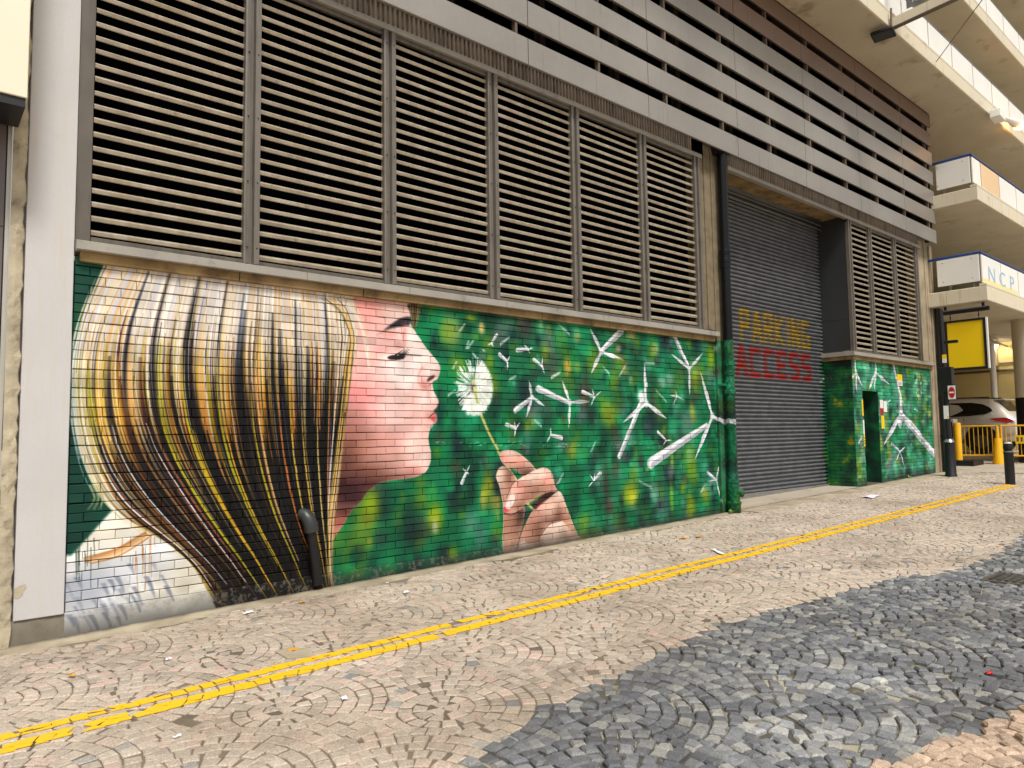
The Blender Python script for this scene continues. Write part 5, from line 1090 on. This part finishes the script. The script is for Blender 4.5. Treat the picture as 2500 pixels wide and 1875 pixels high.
MB().tube([(p[0]+.18,p[1],p[2]-.02),(p[0]+.6,p[1]-.05,p[2]+.02),(p[0]+1.2,p[1]-.06,p[2]+.10)],[.07,.06,.12],14).build('arm','panel',t,True)
MB().lathe([(.05,-.1),(.12,-.06),(.13,0),(.12,.06),(.05,.1)],0,0,16).build('lens','orange_lamp',t,True).location=(p[0]+1.25,p[1]-.1,p[2]+.05)
# drain cover in the dark setts
mx,my=6.50,-4.52; zc_=float(und(mx,my))+.012; t=thing('drain_cover','cast iron drain cover set in the dark setts at the right edge','drain cover',(mx,my,zc_))
MB().box(mx-.24,mx+.24,my-.24,my+.24,zc_-.06,zc_).build('frame','frame',t,bevel=.005)
for k in range(7): MB().box(mx-.2,mx+.2,my-.195+k*.058,my-.163+k*.058,zc_+.001,zc_+.008).build('grate_bar','darkpanel',t)
# flat patch stone beside the line, litter, leaves, weeds
def scrap(name,label,cat,x,y,L,W_,rot,mat,seed):
    r=random.Random(seed); nx,ny=5,4; v=[];f=[]
    for j in range(ny):
        for i in range(nx):
            a=(i/(nx-1)-.5)*L*(1+r.uniform(-.12,.12)); b=(j/(ny-1)-.5)*W_*(1+r.uniform(-.2,.2)); c_,s_=math.cos(rot),math.sin(rot); X=x+a*c_-b*s_; Y=y+a*s_+b*c_
            v.append((X,Y,float(und(X,Y))+.009+abs(r.gauss(0,.006))))
    for j in range(ny-1):
        for i in range(nx-1): f.append((j*nx+i,j*nx+i+1,(j+1)*nx+i+1,(j+1)*nx+i))
    o=MB().add(v,f).build(name,mat); sd_=o.modifiers.new('s','SOLIDIFY'); sd_.thickness=.0015; return tag(o,label,cat)
def leaf(label,x,y,s,rot,seed):
    r=random.Random(seed); pts=[]
    for k in range(14):
        a=2*math.pi*k/14; rad=s*(.55+.45*abs(math.cos(2.5*a)))*(1+r.uniform(-.1,.1)); X=x+rad*math.cos(a+rot); Y=y+rad*math.sin(a+rot)*.8; pts.append((X,Y,float(und(X,Y))+.010+r.uniform(0,.008)))
    c_=(x,y,float(und(x,y))+.014); o=MB().add([c_]+pts,[(0,1+k,1+(k+1)%14) for k in range(14)]).build('fallen_leaf','leaf'); sd_=o.modifiers.new('s','SOLIDIFY'); sd_.thickness=.0012; return tag(o,label,'leaf')
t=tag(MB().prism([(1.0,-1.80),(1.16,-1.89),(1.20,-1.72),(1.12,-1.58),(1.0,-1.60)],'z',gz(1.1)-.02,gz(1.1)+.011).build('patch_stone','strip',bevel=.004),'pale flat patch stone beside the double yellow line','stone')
scrap('paper_scrap','long white paper strip lying on the yellow line below the raised hand','paper',6.0,-1.80,.34,.05,.9,'paper',1); scrap('paper_scrap','lilac-white paper sheet lying before the roller shutter','paper',12.2,-.9,.55,.18,.1,'paper',2)
scrap('paper_scrap','white paper scrap near the plinth below the chin','paper',2.55,-.80,.07,.03,.4,'paper',3); scrap('paper_scrap','small white scrap against the plinth under the neck','paper',2.63,-.33,.04,.025,1.,'paper',4)
scrap('paper_scrap','tiny white scrap lying left of the patch stone','paper',.42,-1.23,.035,.03,.3,'paper',5); scrap('paper_scrap','white scrap on the setts just below the yellow line','paper',.94,-2.72,.04,.03,1.3,'paper',6)
scrap('paper_scrap','white scrap nearest the bottom left corner','paper',.11,-2.56,.035,.02,.2,'paper',7); scrap('paper_scrap','flat white wrapper at the foot of the painted shirt','paper',1.25,-.42,.09,.035,.2,'paper',8)
MT['red_plastic']=M('red_plastic',(214,40,36),.4,bump=0); scrap('plastic_scrap','bright red plastic scrap among the dark setts','litter',3.78,-5.04,.04,.03,.5,'red_plastic',9)
leaf('orange-brown leaf on the setts in front of the painted thumb',6.5,-.98,.07,.3,1); leaf('orange leaf lying close beside the other one near the raised hand',6.72,-1.06,.06,1.4,2); leaf('yellow leaf on the pale patch stone',1.10,-1.66,.05,.8,3); leaf('brown leaf at the foot of the wall under the painted hair',1.72,-.42,.035,.2,4); leaf('small yellow leaf left of the broken yellow line',-.12,-1.12,.03,.2,5)
def weed(label,x,y,n,s,seed):
    r=random.Random(seed); t=thing('weed',label,'weed',(x,y,0)); zb=float(und(x,y))
    for k in range(n):
        a=r.uniform(0,6.28); l=s*r.uniform(.5,1.1); u=Vector((math.cos(a),math.sin(a)*.6-.3,r.uniform(.3,1.2))).normalized()*l; w_=Vector((-math.sin(a),math.cos(a),0))*l*.22; b=Vector((x+r.uniform(-.05,.05),y+r.uniform(-.02,.02),zb))
        m_=b+u*.55+Vector((0,0,.01)); MB().add([tuple(b),tuple(m_+w_),tuple(b+u),tuple(m_-w_)],[(0,1,2,3)]).build('leaf','weed',t)
weed('tuft of green weed at the foot of the drainpipe',8.85,-.16,16,.09,1); weed('small weed tuft at the foot of the turbine wall',16.2,-.05,10,.09,2)
